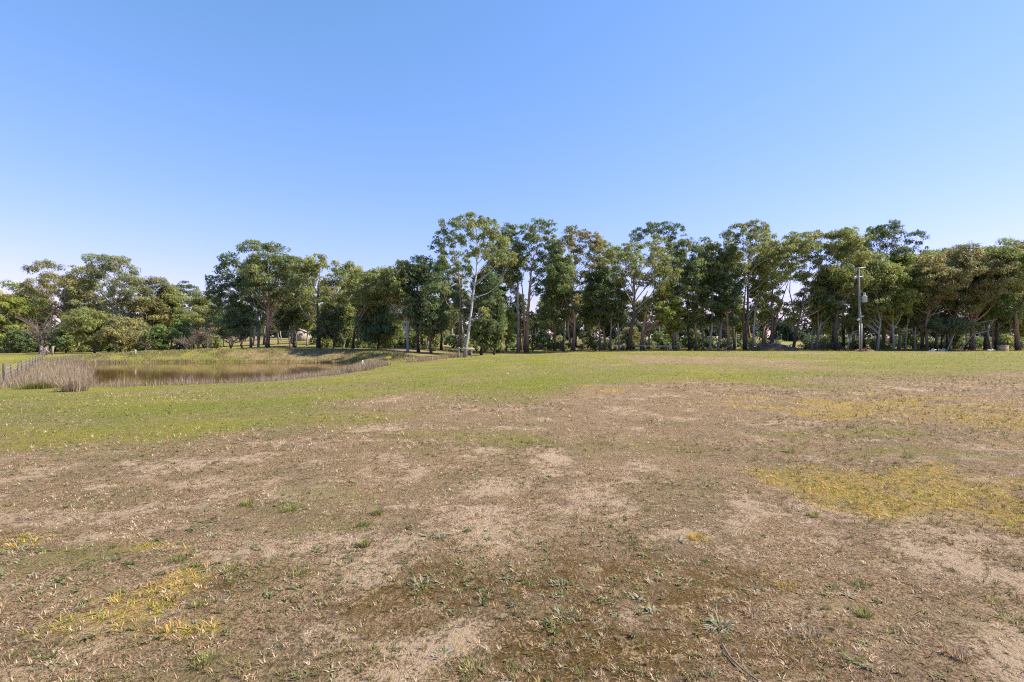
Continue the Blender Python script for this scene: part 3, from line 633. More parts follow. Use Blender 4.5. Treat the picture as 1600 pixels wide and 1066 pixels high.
def by_landmark(kind, px):
    for q, name in sorted(LAND, key=lambda a: abs(a[0] - px)):
        for side in (["left of"] if px < q - 2 else ["right of"]) + ["directly behind"] * (abs(px - q) < 14):
            lab = kind + " " + side + " " + name
            if lab not in USED: USED.add(lab); return lab
    return kind
def copy_tree(src, loc, sc, rz, label, group):
    r = src.copy(); COL.objects.link(r); r.location = loc; r.scale = (sc, sc, sc); r.rotation_euler = (0, 0, rz)
    tag(r, label, "tree", group)
    for ch in list(src.children):
        c = ch.copy(); COL.objects.link(c); c.parent = r
    return r
by = {o["label"]: o for o in bpy.data.objects if "label" in o and o.type == 'EMPTY'}
srcs = [o for o in by.values() if o.name.startswith("eucalyptus") and 60 < o.location.y < 92]
R2 = random.Random(5)
back = [(x, 100 + R2.uniform(-4, 12)) for x in (330, 350, 395, 412, 435, 455, 480, 530, 568, 600, 640, 690, 742, 782, 855, 925, 952, 1015, 1052, 1100, 1150, 1300, 1335, 1350, 1410, 1442, 1490, 1530, 1575, 1610, 505, 552, 622, 668, 722, 762, 815, 868, 900, 985, 1035, 1080, 1125, 1172, 1318, 1372, 1392, 1428, 1470, 1510, 1552, 1592)]
for k, (px, d) in enumerate(back):
    s = srcs[(k * 7 + 3) % len(srcs)]; X = wx(px, d)
    lab = by_landmark("shaded back-row eucalyptus", px)
    copy_tree(s, (X, d, gz1(X, d) - .05), R2.uniform(.68, .85), R2.uniform(0, 6.28), lab, "back row trees " + ("behind the dam" if px < 700 else "mid belt" if px < 1200 else "right"))

for k, (px, d) in enumerate([(x, 104 + R2.uniform(0, 16)) for x in (-20, 8, 40, 72, 100, 128, 158, 205, 232, 258, 285, 312, 340)]):
    s = srcs[(k * 5 + 1) % len(srcs)]; X = wx(px, d)
    copy_tree(s, (X, d, gz1(X, d) - .05), R2.uniform(.55, .68), R2.uniform(0, 6.28), by_landmark("dim eucalyptus deep in the left wood,", px), "back trees of the left wood")
for k, (px, d) in enumerate([(x, 128 + R2.uniform(0, 30)) for x in range(345, 720, 19)]):
    s = srcs[(k * 3 + 2) % len(srcs)]; X = wx(px, d)
    copy_tree(s, (X, d, gz1(X, d) - .05), R2.uniform(.6, .8), R2.uniform(0, 6.28), by_landmark("distant eucalyptus beyond the pasture,", px), "trees beyond the pasture")

# understory shrubs along the foot of the belt
def shrub_mesh(seed, leaf):
    r = np.random.default_rng(seed); cl = []
    for k in range(16):
        a = r.uniform(0, 6.28); q = r.uniform(0, .9)
        cl.append((math.cos(a) * q, math.sin(a) * q, r.uniform(.25, 1.5) * (1.1 - .5 * q), r.uniform(.3, .5), .8))
    v, f, c = leaves(cl, 170, .26, PAL[leaf], seed, .1)
    st = MB()
    for k in range(6): st.tube(np.array([[0, 0, -.1], np.array(cl[k][:3]) * .6, cl[k][:3]]), [.05, .035, .015], 4)
    return mesh_np("foliage", v, f, LEAF, c), st.mesh("stem", BARK['dark'], True)
SH = [shrub_mesh(40 + i, l) for i, l in enumerate(('dark', 'mid', 'green', 'olive', 'bronze'))]
def shrub(px, d, sc, kind, label, group):
    X = wx(px, d); e = empty("understory_shrub", (X, d, gz1(X, d) - .05)); e.scale = (sc, sc, sc * R2.uniform(.8, 1.1)); e.rotation_euler = (0, 0, R2.uniform(0, 6))
    tag(e, label, "shrub", group); f, s = SH[kind]; obj("foliage", f, e); obj("stem", s, e)
for px in list(range(-10, 350, 15)):
    shrub(px + R2.uniform(-6, 6), 90 + R2.uniform(0, 12), R2.uniform(.9, 1.9), R2.choice([0, 1, 1, 3, 4]), by_landmark("scrubby low bush", px), "scrub of the left wood")
for px in list(range(500, 690, 13)):
    shrub(px + R2.uniform(-6, 6), 83 + R2.uniform(0, 12), R2.uniform(.7, 1.5), R2.choice([0, 0, 1, 3]), by_landmark("dark low shrub", px), "shrubs behind the dam bank")
for px in list(range(742, 1000, 13)):
    shrub(px + R2.uniform(-6, 6), 88 + R2.uniform(0, 14), R2.uniform(.5, 1.25), R2.choice([0, 1, 2, 3]), by_landmark("low shrub", px), "shrubs mid belt")
for px in list(range(1015, 1200, 13)):
    shrub(px + R2.uniform(-6, 6), 90 + R2.uniform(0, 14), R2.uniform(.6, 1.3), R2.choice([0, 1, 2, 2, 3]), by_landmark("green understory shrub", px), "shrubs left of the sky gap")
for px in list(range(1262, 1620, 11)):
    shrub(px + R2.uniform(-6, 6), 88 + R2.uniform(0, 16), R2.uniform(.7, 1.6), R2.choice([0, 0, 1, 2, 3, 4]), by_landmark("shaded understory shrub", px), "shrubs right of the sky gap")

for px in list(range(690, 1215, 14)) + list(range(1262, 1640, 14)):
    shrub(px + R2.uniform(-6, 6), 104 + R2.uniform(0, 22), R2.uniform(1.4, 2.6), R2.choice([0, 0, 1, 1, 3]), by_landmark("dark rear bush", px), "bushes at the back of the belt")
for px in list(range(500, 690, 16)):
    shrub(px + R2.uniform(-6, 6), 96 + R2.uniform(0, 16), R2.uniform(1.2, 2.2), R2.choice([0, 0, 1, 3]), by_landmark("dark rear bush", px), "bushes at the back of the belt")

# ---- bare grey trees and shrubs of the left wood
def bare_tree(label, px, d, h, w, n, seed, mat=TWIG, name="bare_tree", tips=None):
    r = np.random.default_rng(seed); X = wx(px, d); Z = gz1(X, d)
    root = empty(name, (X, d, Z)); tag(root, label, "tree", "leafless trees of the left wood")
    tr = MB(); tr.tube(np.array([[0, 0, -.2], [r.normal() * .2, 0, h * .3], [r.normal() * .3, 0, h * .6]]), [.2, .13, .07], 7); tr.build("trunk", mat, root, None, True)
    tw = MB(); cl = []
    for k in range(n):
        a = r.uniform(0, 6.28); z0 = h * r.uniform(.08, .4); q = r.uniform(.4, 1)
        e = np.array([math.cos(a) * w * q, math.sin(a) * w * q, h * r.uniform(.5, 1.0) * (1.15 - .35 * q)]); a0 = np.array([0, 0, z0])
        p = curve_pts(a0, e, 6, .25, r, .3); tw.tube(p, np.linspace(.06, .018, 6), 4, False)
        for j in range(14):
            i = r.integers(2, 6); v = r.normal(size=3); v[2] = abs(v[2]); q2 = p[i] + v * .55
            tw.tube(np.array([p[i], (p[i] + q2) / 2 + r.normal(size=3) * .08, q2]), [.022, .016, .009], 3, False)
        if tips: cl.append((*e, r.uniform(.35, .6), .7))
    tw.build("branch", mat, root, None, True)
    if tips:
        v, f, c = leaves(cl, 60, .3, PAL[tips], seed); obj("crown", mesh_np("crown", v, f, LEAF, c), root)
bare_tree("bare grey spreading dead tree at the far end of the fence", 62, 80, 7.5, 3.2, 26, 3)
bare_tree("leafless brown shrub tree with rusty tips right of the green bushes", 324, 88, 5.0, 1.8, 20, 5, TWIG, tips='bronze')
bare_tree("thin grey leafless shrub left of the rusty-tipped one", 309, 88, 4.4, 1.5, 18, 6, TWIG)
bare_tree("low leafless scrub behind the dam bank near the black trunk", 362, 84, 2.8, 1.6, 14, 8, TWIG)
bare_tree("grey leafless scrub below the low green bushes", 232, 87, 2.2, 2.2, 18, 9, TWIG)
bare_tree("leafless brown scrub at the foot of the second green bush", 292, 86, 2.4, 1.8, 16, 10, TWIG)

# ---- far wood beyond the pastures: one mass
def far_wood():
    r = np.random.default_rng(77); cl = []; tr = MB()
    for k in range(300):
        px = -500 + 2700 * (k + r.uniform(-1, 1)) / 300; d = 230 + 40 * (k % 2) + r.uniform(0, 20); X = wx(px, d); Z = gz1(X, d); h = r.uniform(9, 14)
        tr.tube(np.array([[X, d, Z - .3], [X + r.normal() * .3, d, Z + h * .8]]), [.25, .08], 4, False)
        for q in range(6):
            cl.append((X + r.normal() * 1.6, d + r.normal() * 1.5, Z + h * r.uniform(.12, .9), r.uniform(2.3, 3.4), .8))
    v, f, c = leaves(cl, 9, 1.9, (.060, .085, .048), 9, .2, .2)
    o = obj("far_woodland", mesh_np("far_woodland", v, f, LEAF, c)); tag(o, "dark line of distant trees beyond the pasture seen through the sky gap", "woodland", None, "stuff")
    t = tr.build("trunk", BARK['grey'], o); t["kind"] = "stuff"
far_wood()

# ------------------------------------------------------------------ power pole and line
def power_pole():
    d = 77.0; X = wx(1342.5, d); Z = gz1(X, d); H = wz(418, d) - Z
    root = empty("power_pole", (X, d, Z)); tag(root, "grey timber power pole with transformer standing before the trees", "power pole")
    p = MB(); p.tube(np.array([[.18, 0, -.4], [.12, 0, H * .3], [0, 0, H * .62], [-.12, 0, H]]), [.19, .175, .16, .125], 12); p.build("pole", mat_noise("pole_timber", (.15, .138, .132), (.28, .26, .25), 5, .85, .4, (4, 4, .25)), root, None, True)
    s = MB(); s.box((.12 - .2, -.14, 2.1), (.045, .04, 2.1)); s.box((.12 + .17, -.14, 2.1), (.05, .04, 2.1)); s.build("steel_splint", GALV, root)
    c = MB(); c.tube(np.array([[.2, -.24, .2], [.14, -.24, 4.2], [.05, -.24, 6.0]]), .035, 6); c.build("conduit", GREYPAINT, root)
    a = MB(); a.box((-.1, -.2, H - .12), (.9, .05, .055), 0, 0, -.06); a.build("cross_arm", GALV, root)
    a = MB(); a.box((-.1, -.2, H - 1.45), (.55, .05, .06)); a.build("cross_arm", GALV, root)
    for x, z in ((-.95, H), (.72, H), (-.55, H - 1.3), (.38, H - 1.3)):
        i = MB(); i.tube(np.array([[x, -.2, z - .1], [x, -.2, z - .02], [x, -.2, z + .05], [x, -.2, z + .1], [x, -.2, z + .2]]), [.04, .10, .05, .09, .04], 8); i.build("insulator", PORC, root, None, True)
    f = MB(); f.tube(np.array([[-.85, -.3, H - 1.75], [-.85, -.3, H - 1.65], [-.85, -.3, H - 1.45], [-.85, -.3, H - 1.35]]), [.1, .17, .17, .08], 8); f.build("fuse_holder", PORC, root, None, True)
    t = MB(); z0 = H * .62 - .45
    t.tube(np.array([[.72, -.1, z0], [.72, -.1, z0 + .06], [.72, -.1, z0 + .85], [.72, -.1, z0 + .9], [.72, -.1, z0 + 1.0]]), [.30, .34, .34, .36, .20], 14); tr = t.build("transformer", GREYPAINT, root, None, True)
    for x in (.62, .84):
        i = MB(); i.tube(np.array([[x, -.1, z0 + .95], [x, -.1, z0 + 1.1], [x, -.1, z0 + 1.2], [x, -.1, z0 + 1.45]]), [.07, .09, .05, .03], 8); i.build("bushing", PORC, tr, None, True)
    b = MB(); b.box((.33, -.08, z0 + .7), (.2, .05, .05)); b.box((.33, -.08, z0 + .2), (.2, .05, .05)); b.build("bracket", GALV, root)
    l = MB(); zz = H * .38; l.tube(np.array([[-.28, -.2, zz - .17], [-.28, -.2, zz - .08], [-.28, -.2, zz + .08], [-.28, -.2, zz + .17]]), [.08, .17, .17, .06], 10); l.build("meter_cap", PORC, root, None, True)
    b = MB(); b.box((.25, -.12, H * .42), (.28, .04, .04)); b.build("step_bracket", GALV, root)
    # second pole hidden behind the belt, carrying the line on
    d2 = 150.0; X2 = wx(1178, d2); Z2 = gz1(X2, d2)
    q = empty("power_pole", (X2, d2, Z2)); tag(q, "far power pole behind the tree belt carrying the line on", "power pole")
    p = MB(); p.tube(np.array([[0, 0, -.4], [0, 0, 11]]), [.2, .14], 8); p.build("pole", OLDWOOD, q, None, True)
    a = MB(); a.box((0, 0, 10.8), (.9, .05, .06)); a.build("cross_arm", GALV, q)
    for i, (x, h, off) in enumerate(((-.95, H + .2, -.85), (.72, H + .2, .85))):
        w = MB(); t = np.linspace(0, 1, 24)[:, None]
        A = np.array([X + x, d - .2, Z + h]); B = np.array([X2 + off, d2, Z2 + 10.95])
        w.tube(A + (B - A) * t - np.array([0, 0, 1.0]) * 4 * t * (1 - t) * 1.1, .028, 4)
        o = w.build("power_line", WIREM); tag(o, ("left" if i == 0 else "right") + " bare wire running from the power pole back into the trees", "wire")
power_pole()

# ------------------------------------------------------------------ fence at the left edge
def fence():
    pts = [(-33.9, 31.2), (-31.9, 32.2)]
    A = np.array([-31.9, 32.2]); B = np.array([-69.0, 76.0]); n = 13
    line = [A + (B - A) * k / n for k in range(n + 1)]
    root = empty("post_and_wire_fence", (A[0], A[1], gz1(*A))); tag(root, "old wooden post-and-wire fence running back along the dam's left side", "fence")
    org = np.array(root.location)
    r = np.random.default_rng(2); tops = []
    for k, p in enumerate(line):
        z = gz1(*p); h = (1.35 if k in (0, n) else 1.15 + r.uniform(-.08, .08)); rad = .11 if k == 0 else .055 if k < n else .12
        b = np.array([p[0], p[1], z - .2]) - org; t = np.array([p[0] + r.normal() * .05, p[1], z + h]) - org
        m = MB(); m.tube(np.array([b, (b + t) / 2, t]), rad, 8); m.build("post", DARKWOOD, root, None, True); tops.append((b + np.array([0, 0, .2]), h))
    e = np.array([-33.0, 32.6]); z = gz1(*e)
    m = MB(); m.tube(np.array([[e[0], e[1], z - .2], [e[0], e[1], z + 1.2]]) - org, .12, 8); m.build("post", DEADWOOD, root, None, True)
    for hgt in (.25, .5, .75, 1.0):
        w = MB(); w.tube(np.array([b + np.array([0, -.03, hgt]) for b, h in tops]), .008, 4); w.build("wire", WIREM, root)
    g = empty("braced_gatepost", (wx(64, 74), 74, gz1(wx(64, 74), 74))); tag(g, "braced wooden strainer posts at the far end of the fence", "fence post")
    org = np.array(g.location)
    for px, h in ((64, 1.3), (71, 1.1), (82, 1.25)):
        X = wx(px, 74); m = MB(); m.tube(np.array([[X, 74, gz1(X, 74) - .2], [X + .05, 74, gz1(X, 74) + h]]) - org, .13, 8); m.build("post", OLDWOOD, g, None, True)
    z = gz1(wx(70, 74), 74)
    m = MB(); m.tube(np.array([[wx(64, 74), 73.8, z + 1.3], [wx(80, 74), 73.8, z + .35]]) - org, .08, 6); m.build("brace", OLDWOOD, g, None, True)
fence()

# ------------------------------------------------------------------ small things along the belt
def rail(px, d, w, h, label):
    X = wx(px, d); Z = gz1(X, d); root = empty("rail_frame", (X, d, Z)); tag(root, label, "rail")
    for x in (-w / 2, w / 2):
        m = MB(); m.tube(np.array([[x, 0, -.2], [x, 0, h]]), .09, 7); m.build("post", DEADWOOD, root, None, True)
    m = MB(); m.tube(np.array([[-w / 2 - .2, -.1, h - .15], [w / 2 + .4, -.1, h - .25]]), .08, 7); m.build("rail", DEADWOOD, root, None, True)
rail(727, 66, 1.6, 1.35, "wooden post-and-rail frame at the foot of the white leaning trunk")
rail(1022, 83, 5.0, 1.0, "low weathered rail among the stems below the yellow-lit dome")

def heap(px, d, w, h, n, label, seed, name="brush_heap", mat=EARTH, thick=.07):
    r = np.random.default_rng(seed); X = wx(px, d); Z = gz1(X, d); root = empty(name, (X, d, Z)); tag(root, label, "heap")
    a = np.linspace(0, 2 * np.pi, 25)[:-1]; rings = np.linspace(0, 1, 9)[1:]
    v = [(0, 0, h * .8)]; f = []
    for i, q in enumerate(rings):
        for j, t in enumerate(a):
            k = 1 + .25 * math.sin(3 * t + seed) * q
            v.append((math.cos(t) * w * q * k, math.sin(t) * w * .5 * q * k, max(-.25, h * .8 * (1 - q ** 2.4) + r.normal() * .13 - (.25 if i == 7 else 0))))
    for i in range(7):
        for j in range(24):
            p = 1 + i * 24 + j; q = 1 + i * 24 + (j + 1) % 24; f.append((p, q, q + 24, p + 24))
    for j in range(0, 24, 2): f.append((0, 1 + (j + 2) % 24, 1 + j + 1, 1 + j))
    obj("mound", mesh_np("mound", v, f, mat, None, True), root)
    for k in range(n):
        t = r.uniform(0, 6.28); q = r.uniform(0, .8); c = np.array([math.cos(t) * w * q, math.sin(t) * w * .5 * q, h * .85 * (1 - q ** 2.4) + .05])
        v = r.normal(size=3); v[2] *= .35; v /= np.linalg.norm(v); L = r.uniform(.5, 1.5)
        m = MB(); m.tube(np.array([c - v * L * .6, c + r.normal(size=3) * .08, c + v * L * .6]), [thick, thick * .9, thick * .5], 6); m.build("branch", DEADWOOD if k % 4 == 0 else TWIG, root, None, True)
heap(1206, 84, 4.3, 1.15, 60, "dark heap of brush and branches under the forked black-footed tree", 1)
heap(935, 112, 8.0, 1.4, 30, "long grey pile of logs seen beyond the trunks in the middle", 2, "log_pile", EARTH, .14)
heap(870, 108, 5.0, 1.3, 24, "grey log pile seen beyond the right of the thick orange trunk", 3, "log_pile", EARTH, .14)
heap(1290, 96, 4.0, .9, 16, "low brush pile between the trunks left of the power pole", 4)
heap(1352, 80, 1.6, .25, 8, "flat litter of bark at the foot of the power pole", 5, "bark_litter", EARTH, .05)

def log(pts, d, rad, label, group=None):
    P = np.array([[wx(a, d + i * .4), d + i * .4, wz(b, d)] for i, (a, b) in enumerate(pts)])
    P[0, 2] = gz1(P[0, 0], P[0, 1]) + rad * .5
    r = np.random.default_rng(int(pts[0][0])); root = empty("dead_branch", P[0]); tag(root, label, "branch", group)
    m = MB(); m.tube(P - P[0], np.linspace(rad, rad * .5, len(P)), 7); m.build("stem", DEADWOOD, root, None, True)
    t = MB(); 
    for k in range(5):
        a = (P[0] * (.2 + .15 * k) + P[-1] * (.8 - .15 * k)) - P[0]; v = r.normal(size=3); v[2] = abs(v[2]); t.tube(np.array([a, a + v * .5]), [rad * .4, rad * .15], 4)
    t.build("twig", DEADWOOD, root, None, True)
log([(1128, 547), (1136, 543), (1146, 537)], 84, .12, "dark fallen branch propped against the bright orange trunk")
log([(1052, 548), (1044, 542), (1036, 536)], 84, .1, "pale fallen branch leaning below the yellow-green low tree")
log([(1500, 530), (1520, 523), (1548, 516)], 83, .1, "long thin dead branch slanting across the rusty trunk")
log([(1480, 526), (1492, 520), (1504, 512)], 82, .1, "pale dead bough rising right from the squat black tree")
log([(608, 558), (616, 553), (622, 549)], 70, .08, "pale stick lying on the shaded dam bank")
log([(1322, 548), (1332, 520), (1340, 516)], 83, .1, "pale crooked dead stem just left of the power pole")

def crate(px, d, w, h, label):
    X = wx(px, d); Z = gz1(X, d); root = empty("wooden_crate", (X, d, Z)); tag(root, label, "crate")
    for k in range(4):
        m = MB(); m.box((0, -.5, h * (k + .5) / 4), (w / 2, .03, h / 8 - .02)); m.build("board", STRAWBOX, root)
    for x in (-w / 2, w / 2): m = MB(); m.box((x, 0, h / 2), (.03, .47, h / 2)); m.build("side_panel", STRAWBOX, root)
    m = MB(); m.box((0, 0, h + .03), (w / 2 + .05, .55, .03)); m.build("lid", STRAWBOX, root)
crate(1567, 82, .95, .85, "tan wooden crate among the shaded trunks near the right edge")
def sheet(px, d, w, label):
    X = wx(px, d); Z = gz1(X, d); r = np.random.default_rng(int(px)); n = 9
    gxs, gys = np.meshgrid(np.linspace(-w / 2, w / 2, n), np.linspace(-.6, .6, n)); zz = .22 + r.normal(size=gxs.shape) * .07 - .25 * (np.abs(gxs) / w * 2) ** 3
    v = np.stack([gxs.ravel(), gys.ravel(), zz.ravel()], 1); i = (np.arange(n - 1)[:, None] * n + np.arange(n - 1)).ravel()
    top = np.stack([i, i + 1, i + 1 + n, i + n], 1); v2 = v - np.array([0, 0, .03]); bot = top[:, ::-1] + n * n
    o = obj("crumpled_sheeting", mesh_np("crumpled_sheeting", np.vstack([v, v2]), np.vstack([top, bot]), WHITEPAINT, None, True), None, (X, d, Z)); tag(o, label, "sheeting")
sheet(1460, 80, 1.1, "crumpled white sheeting on the grass below the dead-limbed tree")
sheet(1473, 80.5, .4, "small white scrap beside the crumpled sheeting")
sheet(1549, 80, .4, "tiny white scrap on the grass left of the tan crate")

def shed():
    d = 128.0; X = wx(471, d); Z = gz1(X, d); root = empty("farm_shed", (X, d, Z)); tag(root, "small cream farm shed far behind the dam-bank trees", "shed")
    m = MB(); m.box((0, 0, 1.1), (1.7, 1.6, 1.25)); m.build("wall", CREAM, root)
    m = MB(); m.box((-.95, 0, 2.6), (1.15, 1.9, .04), 0, 0, -.35); m.build("roof_panel", ROOFM, root)
    m = MB(); m.box((.95, 0, 2.6), (1.15, 1.9, .04), 0, 0, .35); m.build("roof_panel", ROOFM, root)
    m = MB(); m.box((.5, -1.62, .95), (.45, .03, .95)); m.build("door", ROOFM, root)
    m = MB(); m.box((-.8, -1.62, 1.3), (.4, .03, .35)); m.build("window", mat_noise("shed_glass", (.05, .06, .07), (.08, .09, .1), 2, .1, 0), root)
shed()
def stake(px, d, h, r, mat, label, name="marker_stake"):
    X = wx(px, d); Z = gz1(X, d); m = MB(); m.tube(np.array([[0, 0, -.2], [.02, 0, h * .5], [.04, 0, h - .05], [.04, 0, h]]), [r, r, r, r * .6], 8); o = m.build(name, mat, None, (X, d, Z), True); tag(o, label, "stake")
stake(566, 52, .8, .06, WHITEPAINT, "short white stake in the reeds at the dam's right tip")
stake(211, 70, .7, .13, DEADWOOD, "pale stump standing on the left part of the dam bank", "tree_stump")

# ------------------------------------------------------------------ grasses
def blades(pos, L, W, lean, colour, seed, seg=1, curl=.35, az=None):
    """one bent blade per position; seg 1 = single triangle, 2 = three triangles"""
    r = np.random.default_rng(seed); n = len(pos)
    a = r.uniform(0, 2 * np.pi, n) if az is None else az
    dr = np.stack([np.cos(a) * np.sin(lean), np.sin(a) * np.sin(lean), np.cos(lean)], 1)
    sd = np.stack([-np.sin(a), np.cos(a), np.zeros(n)], 1) * (W * .5)[:, None]
    tip = pos + dr * L[:, None]; tip[:, 2] -= curl * L * np.sin(lean) * .4
    if seg == 1:
        v = np.stack([pos - sd, pos + sd, tip], 1).reshape(-1, 3); f = np.arange(n * 3).reshape(n, 3); k = 3
    else:
        mid = pos + dr * L[:, None] * .5; mid[:, 2] += curl * L * .18
        v = np.stack([pos - sd, pos + sd, mid - sd * .8, mid + sd * .8, tip], 1).reshape(-1, 3); b = (np.arange(n) * 5)[:, None]
        f = np.concatenate([b + np.array([0, 1, 3]), b + np.array([0, 3, 2]), b + np.array([2, 3, 4])], 0); k = 5
    return v, f, np.repeat(colour, k, axis=0)

def pick(r, n, cols, w):
    c = np.array(cols)[r.choice(len(cols), n, p=np.array(w) / sum(w))]
    return c * r.uniform(.75, 1.25, (n, 1))
DRYC = ([(.58, .43, .28), (.44, .295, .185), (.28, .175, .105), (.48, .38, .27), (.24, .21, .10), (.66, .54, .38)], [4, 5, 4.5, 2, 1.8, 2])
GRNC = ([(.145, .205, .02), (.205, .262, .026), (.095, .145, .018), (.28, .285, .055), (.38, .33, .14)], [4, 5, 2, 2, 1.0])
YELC = ([(.60, .40, .085), (.42, .38, .05), (.27, .31, .04), (.62, .33, .085), (.60, .45, .20), (.36, .25, .12)], [5, 5, 4, 4, 2, 1.5])
WEEDC = ([(.17, .19, .075), (.26, .265, .14), (.12, .15, .05), (.36, .34, .22)], [3, 3, 2, 1.5])
def wedge(r, n, d0, d1, p, spread=1.12):
    """ground positions in front of the camera; density per square metre falls as d^-p"""
    u = r.uniform(0, 1, n); e = 2 - p
    d = (d0 ** e + u * (d1 ** e - d0 ** e)) ** (1 / e)
    return d * r.uniform(-spread, spread, n) , d
def field(name, n, d0, d1, p, seg, fn_keep, fn_size, pal, seed, lean, clump, cat):
    r = np.random.default_rng(seed); x, y = wedge(r, n, d0, d1, p)
    g, yl, b, m = zones(x, y); k = r.uniform(0, 1, n) < fn_keep(g, yl, b, m, x, y)
    if d1 > 25: k &= ~((x < -8) & (x > -75) & (y > 22) & (pond_sd(x, y) < 1.0))
    x, y = x[k], y[k]; z = gz(x, y); n = len(x)
    q = clump; c = np.repeat(pick(r, n, *pal), q, 0) * r.uniform(.7, 1.3, (n * q, 1)); a = r.uniform(0, 6.283, n * q)
    rad = np.repeat(np.sqrt(y), q) * .006 * np.sqrt(r.uniform(0, 1, n * q)); sz = np.repeat(r.uniform(.55, 1.35, n), q)
    L, W = fn_size(np.repeat(y, q), r, n * q); L = L * sz
    x = np.repeat(x, q) + np.cos(a) * rad; y = np.repeat(y, q) + np.sin(a) * rad
    pos = np.stack([x, y, gz(x, y) - .004], 1); n = n * q
    le = np.clip(np.repeat(r.normal(lean, .2, n // q), q) + r.normal(0, .22, n), .1, 1.5)
    return blades(pos, L, W, le, c, seed + 1, seg, .35, a + r.normal(0, .7, n))
def join(name, parts, label, cat):
    V, Fc, C = [], [], []; o = 0
    for v, f, c in parts: V.append(v); Fc.append(f + o); C.append(c); o += len(v)
    ob = obj(name, mesh_np(name, np.vstack(V), np.vstack(Fc), BLADE, np.vstack(C))); tag(ob, label, cat, None, "stuff"); return ob

dens_dry = lambda g, yl, b, m, x, y: np.clip(1 - .92 * smooth(.25, .8, b) - .45 * m - .88 * g, .03, 1) * (.15 + .85 * smooth(.34, .6, fbm(x * 3, y * 3, 61, 3)))
join("dry_grass", [
    field("", 31000, 1.9, 7.5, 1.35, 2, dens_dry, lambda d, r, n: (r.uniform(.014, .042, n), r.uniform(.0020, .0044, n) * (1 + d * .06)), DRYC, 100, 1.18, 9, ""),
    field("", 34000, 7.5, 26, 1.4, 1, dens_dry, lambda d, r, n: (r.uniform(.03, .08, n) * (1 + d * .015), .004 + .0007 * d * r.uniform(.5, 1.2, n)), DRYC, 102, .95, 6, "")],
    "short dry brown grass and straw litter over the foreground paddock", "grass")
TUSC = ([(.24, .19, .09), (.30, .24, .12), (.17, .16, .06), (.36, .27, .15)], [3, 3, 3, 2])
join("scattered_tufts", [
    field("", 5600, 2.2, 8, 1.0, 2, lambda g, yl, b, m, x, y: smooth(.46, .62, fbm(x * .45, y * .45, 65, 3)) * (1 - .8 * b), lambda d, r, n: (r.uniform(.02, .055, n), r.uniform(.002, .004, n) * (1 + d * .05)), TUSC, 104, .75, 14, ""),
    field("", 7000, 8, 24, 1.0, 1, lambda g, yl, b, m, x, y: smooth(.44, .6, fbm(x * .3, y * .3, 66, 3)) * (1 - .7 * g), lambda d, r, n: (r.uniform(.04, .085, n), .004 + .0006 * d * r.uniform(.5, 1.1, n)), TUSC, 106, .7, 12, "")],
    "small brown and olive grass tussocks dotted over the dry middle ground", "grass")
join("green_grass", [
    field("", 26000, 3, 14, 1.2, 1, lambda g, yl, b, m, x, y: np.clip(g * 1.1 + .05, 0, 1) * (1 - b), lambda d, r, n: (r.uniform(.02, .05, n), .0025 + .0007 * d * r.uniform(.5, 1.1, n)), GRNC, 110, .85, 5, ""),
    field("", 52000, 14, 80, 1.5, 1, lambda g, yl, b, m, x, y: np.clip(g * .9 + .1, 0, 1), lambda d, r, n: (r.uniform(.02, .05, n) * (1 + d * .006), .004 + .0006 * d * r.uniform(.4, 1.1, n)), GRNC, 112, .8, 5, "")],
    "short green lawn grass stretching back to the tree belt", "grass")
join("yellow_grass", [
    field("", 42000, 1.9, 8.5, 1.1, 2, lambda g, yl, b, m, x, y: smooth(.25, .8, yl) * .95, lambda d, r, n: (r.uniform(.025, .07, n), r.uniform(.0024, .0050, n) * (1 + d * .05)), YELC, 120, 1.2, 5, ""),
    field("", 14000, 8.5, 20, 1.2, 1, lambda g, yl, b, m, x, y: smooth(.25, .8, yl), lambda d, r, n: (r.uniform(.04, .1, n), .004 + .0008 * d * r.uniform(.5, 1.1, n)), YELC, 122, .85, 5, "")],
    "yellow and orange runner grass in patches on the dry ground", "grass")
# flat grey-green weeds: rosettes of short broad leaves
def weeds():
    r = np.random.default_rng(130); n = 19000; x, y = wedge(r, n, 1.9, 15, 1.2)
    g, yl, b, m = zones(x, y); k = r.uniform(0, 1, n) < (.1 + .9 * smooth(.45, .66, fbm(x * .8, y * .8, 63, 3))) * (1 - b) * (1 - .8 * smooth(.3, .7, yl)) * .75
    x, y = x[k], y[k]; n = len(x); q = 8; c = pick(r, n, *WEEDC)
    s = r.uniform(.5, 1.3, n) * np.where(r.uniform(0, 1, n) < .12, 1.6, 1)
    X = np.repeat(x, q) + r.normal(size=n * q) * .012; Y = np.repeat(y, q) + r.normal(size=n * q) * .012; S = np.repeat(s, q)
    pos = np.stack([X, Y, gz(X, Y) + .002], 1); m = n * q
    return [blades(pos, S * r.uniform(.015, .036, m), S * r.uniform(.005, .010, m), np.clip(r.normal(1.2, .22, m), .4, 1.5), np.repeat(c, q, 0) * r.uniform(.8, 1.2, (m, 1)), 131, 2)]
join("flat_weeds", weeds(), "small flat grey-green weeds scattered through the dry grass", "weed")

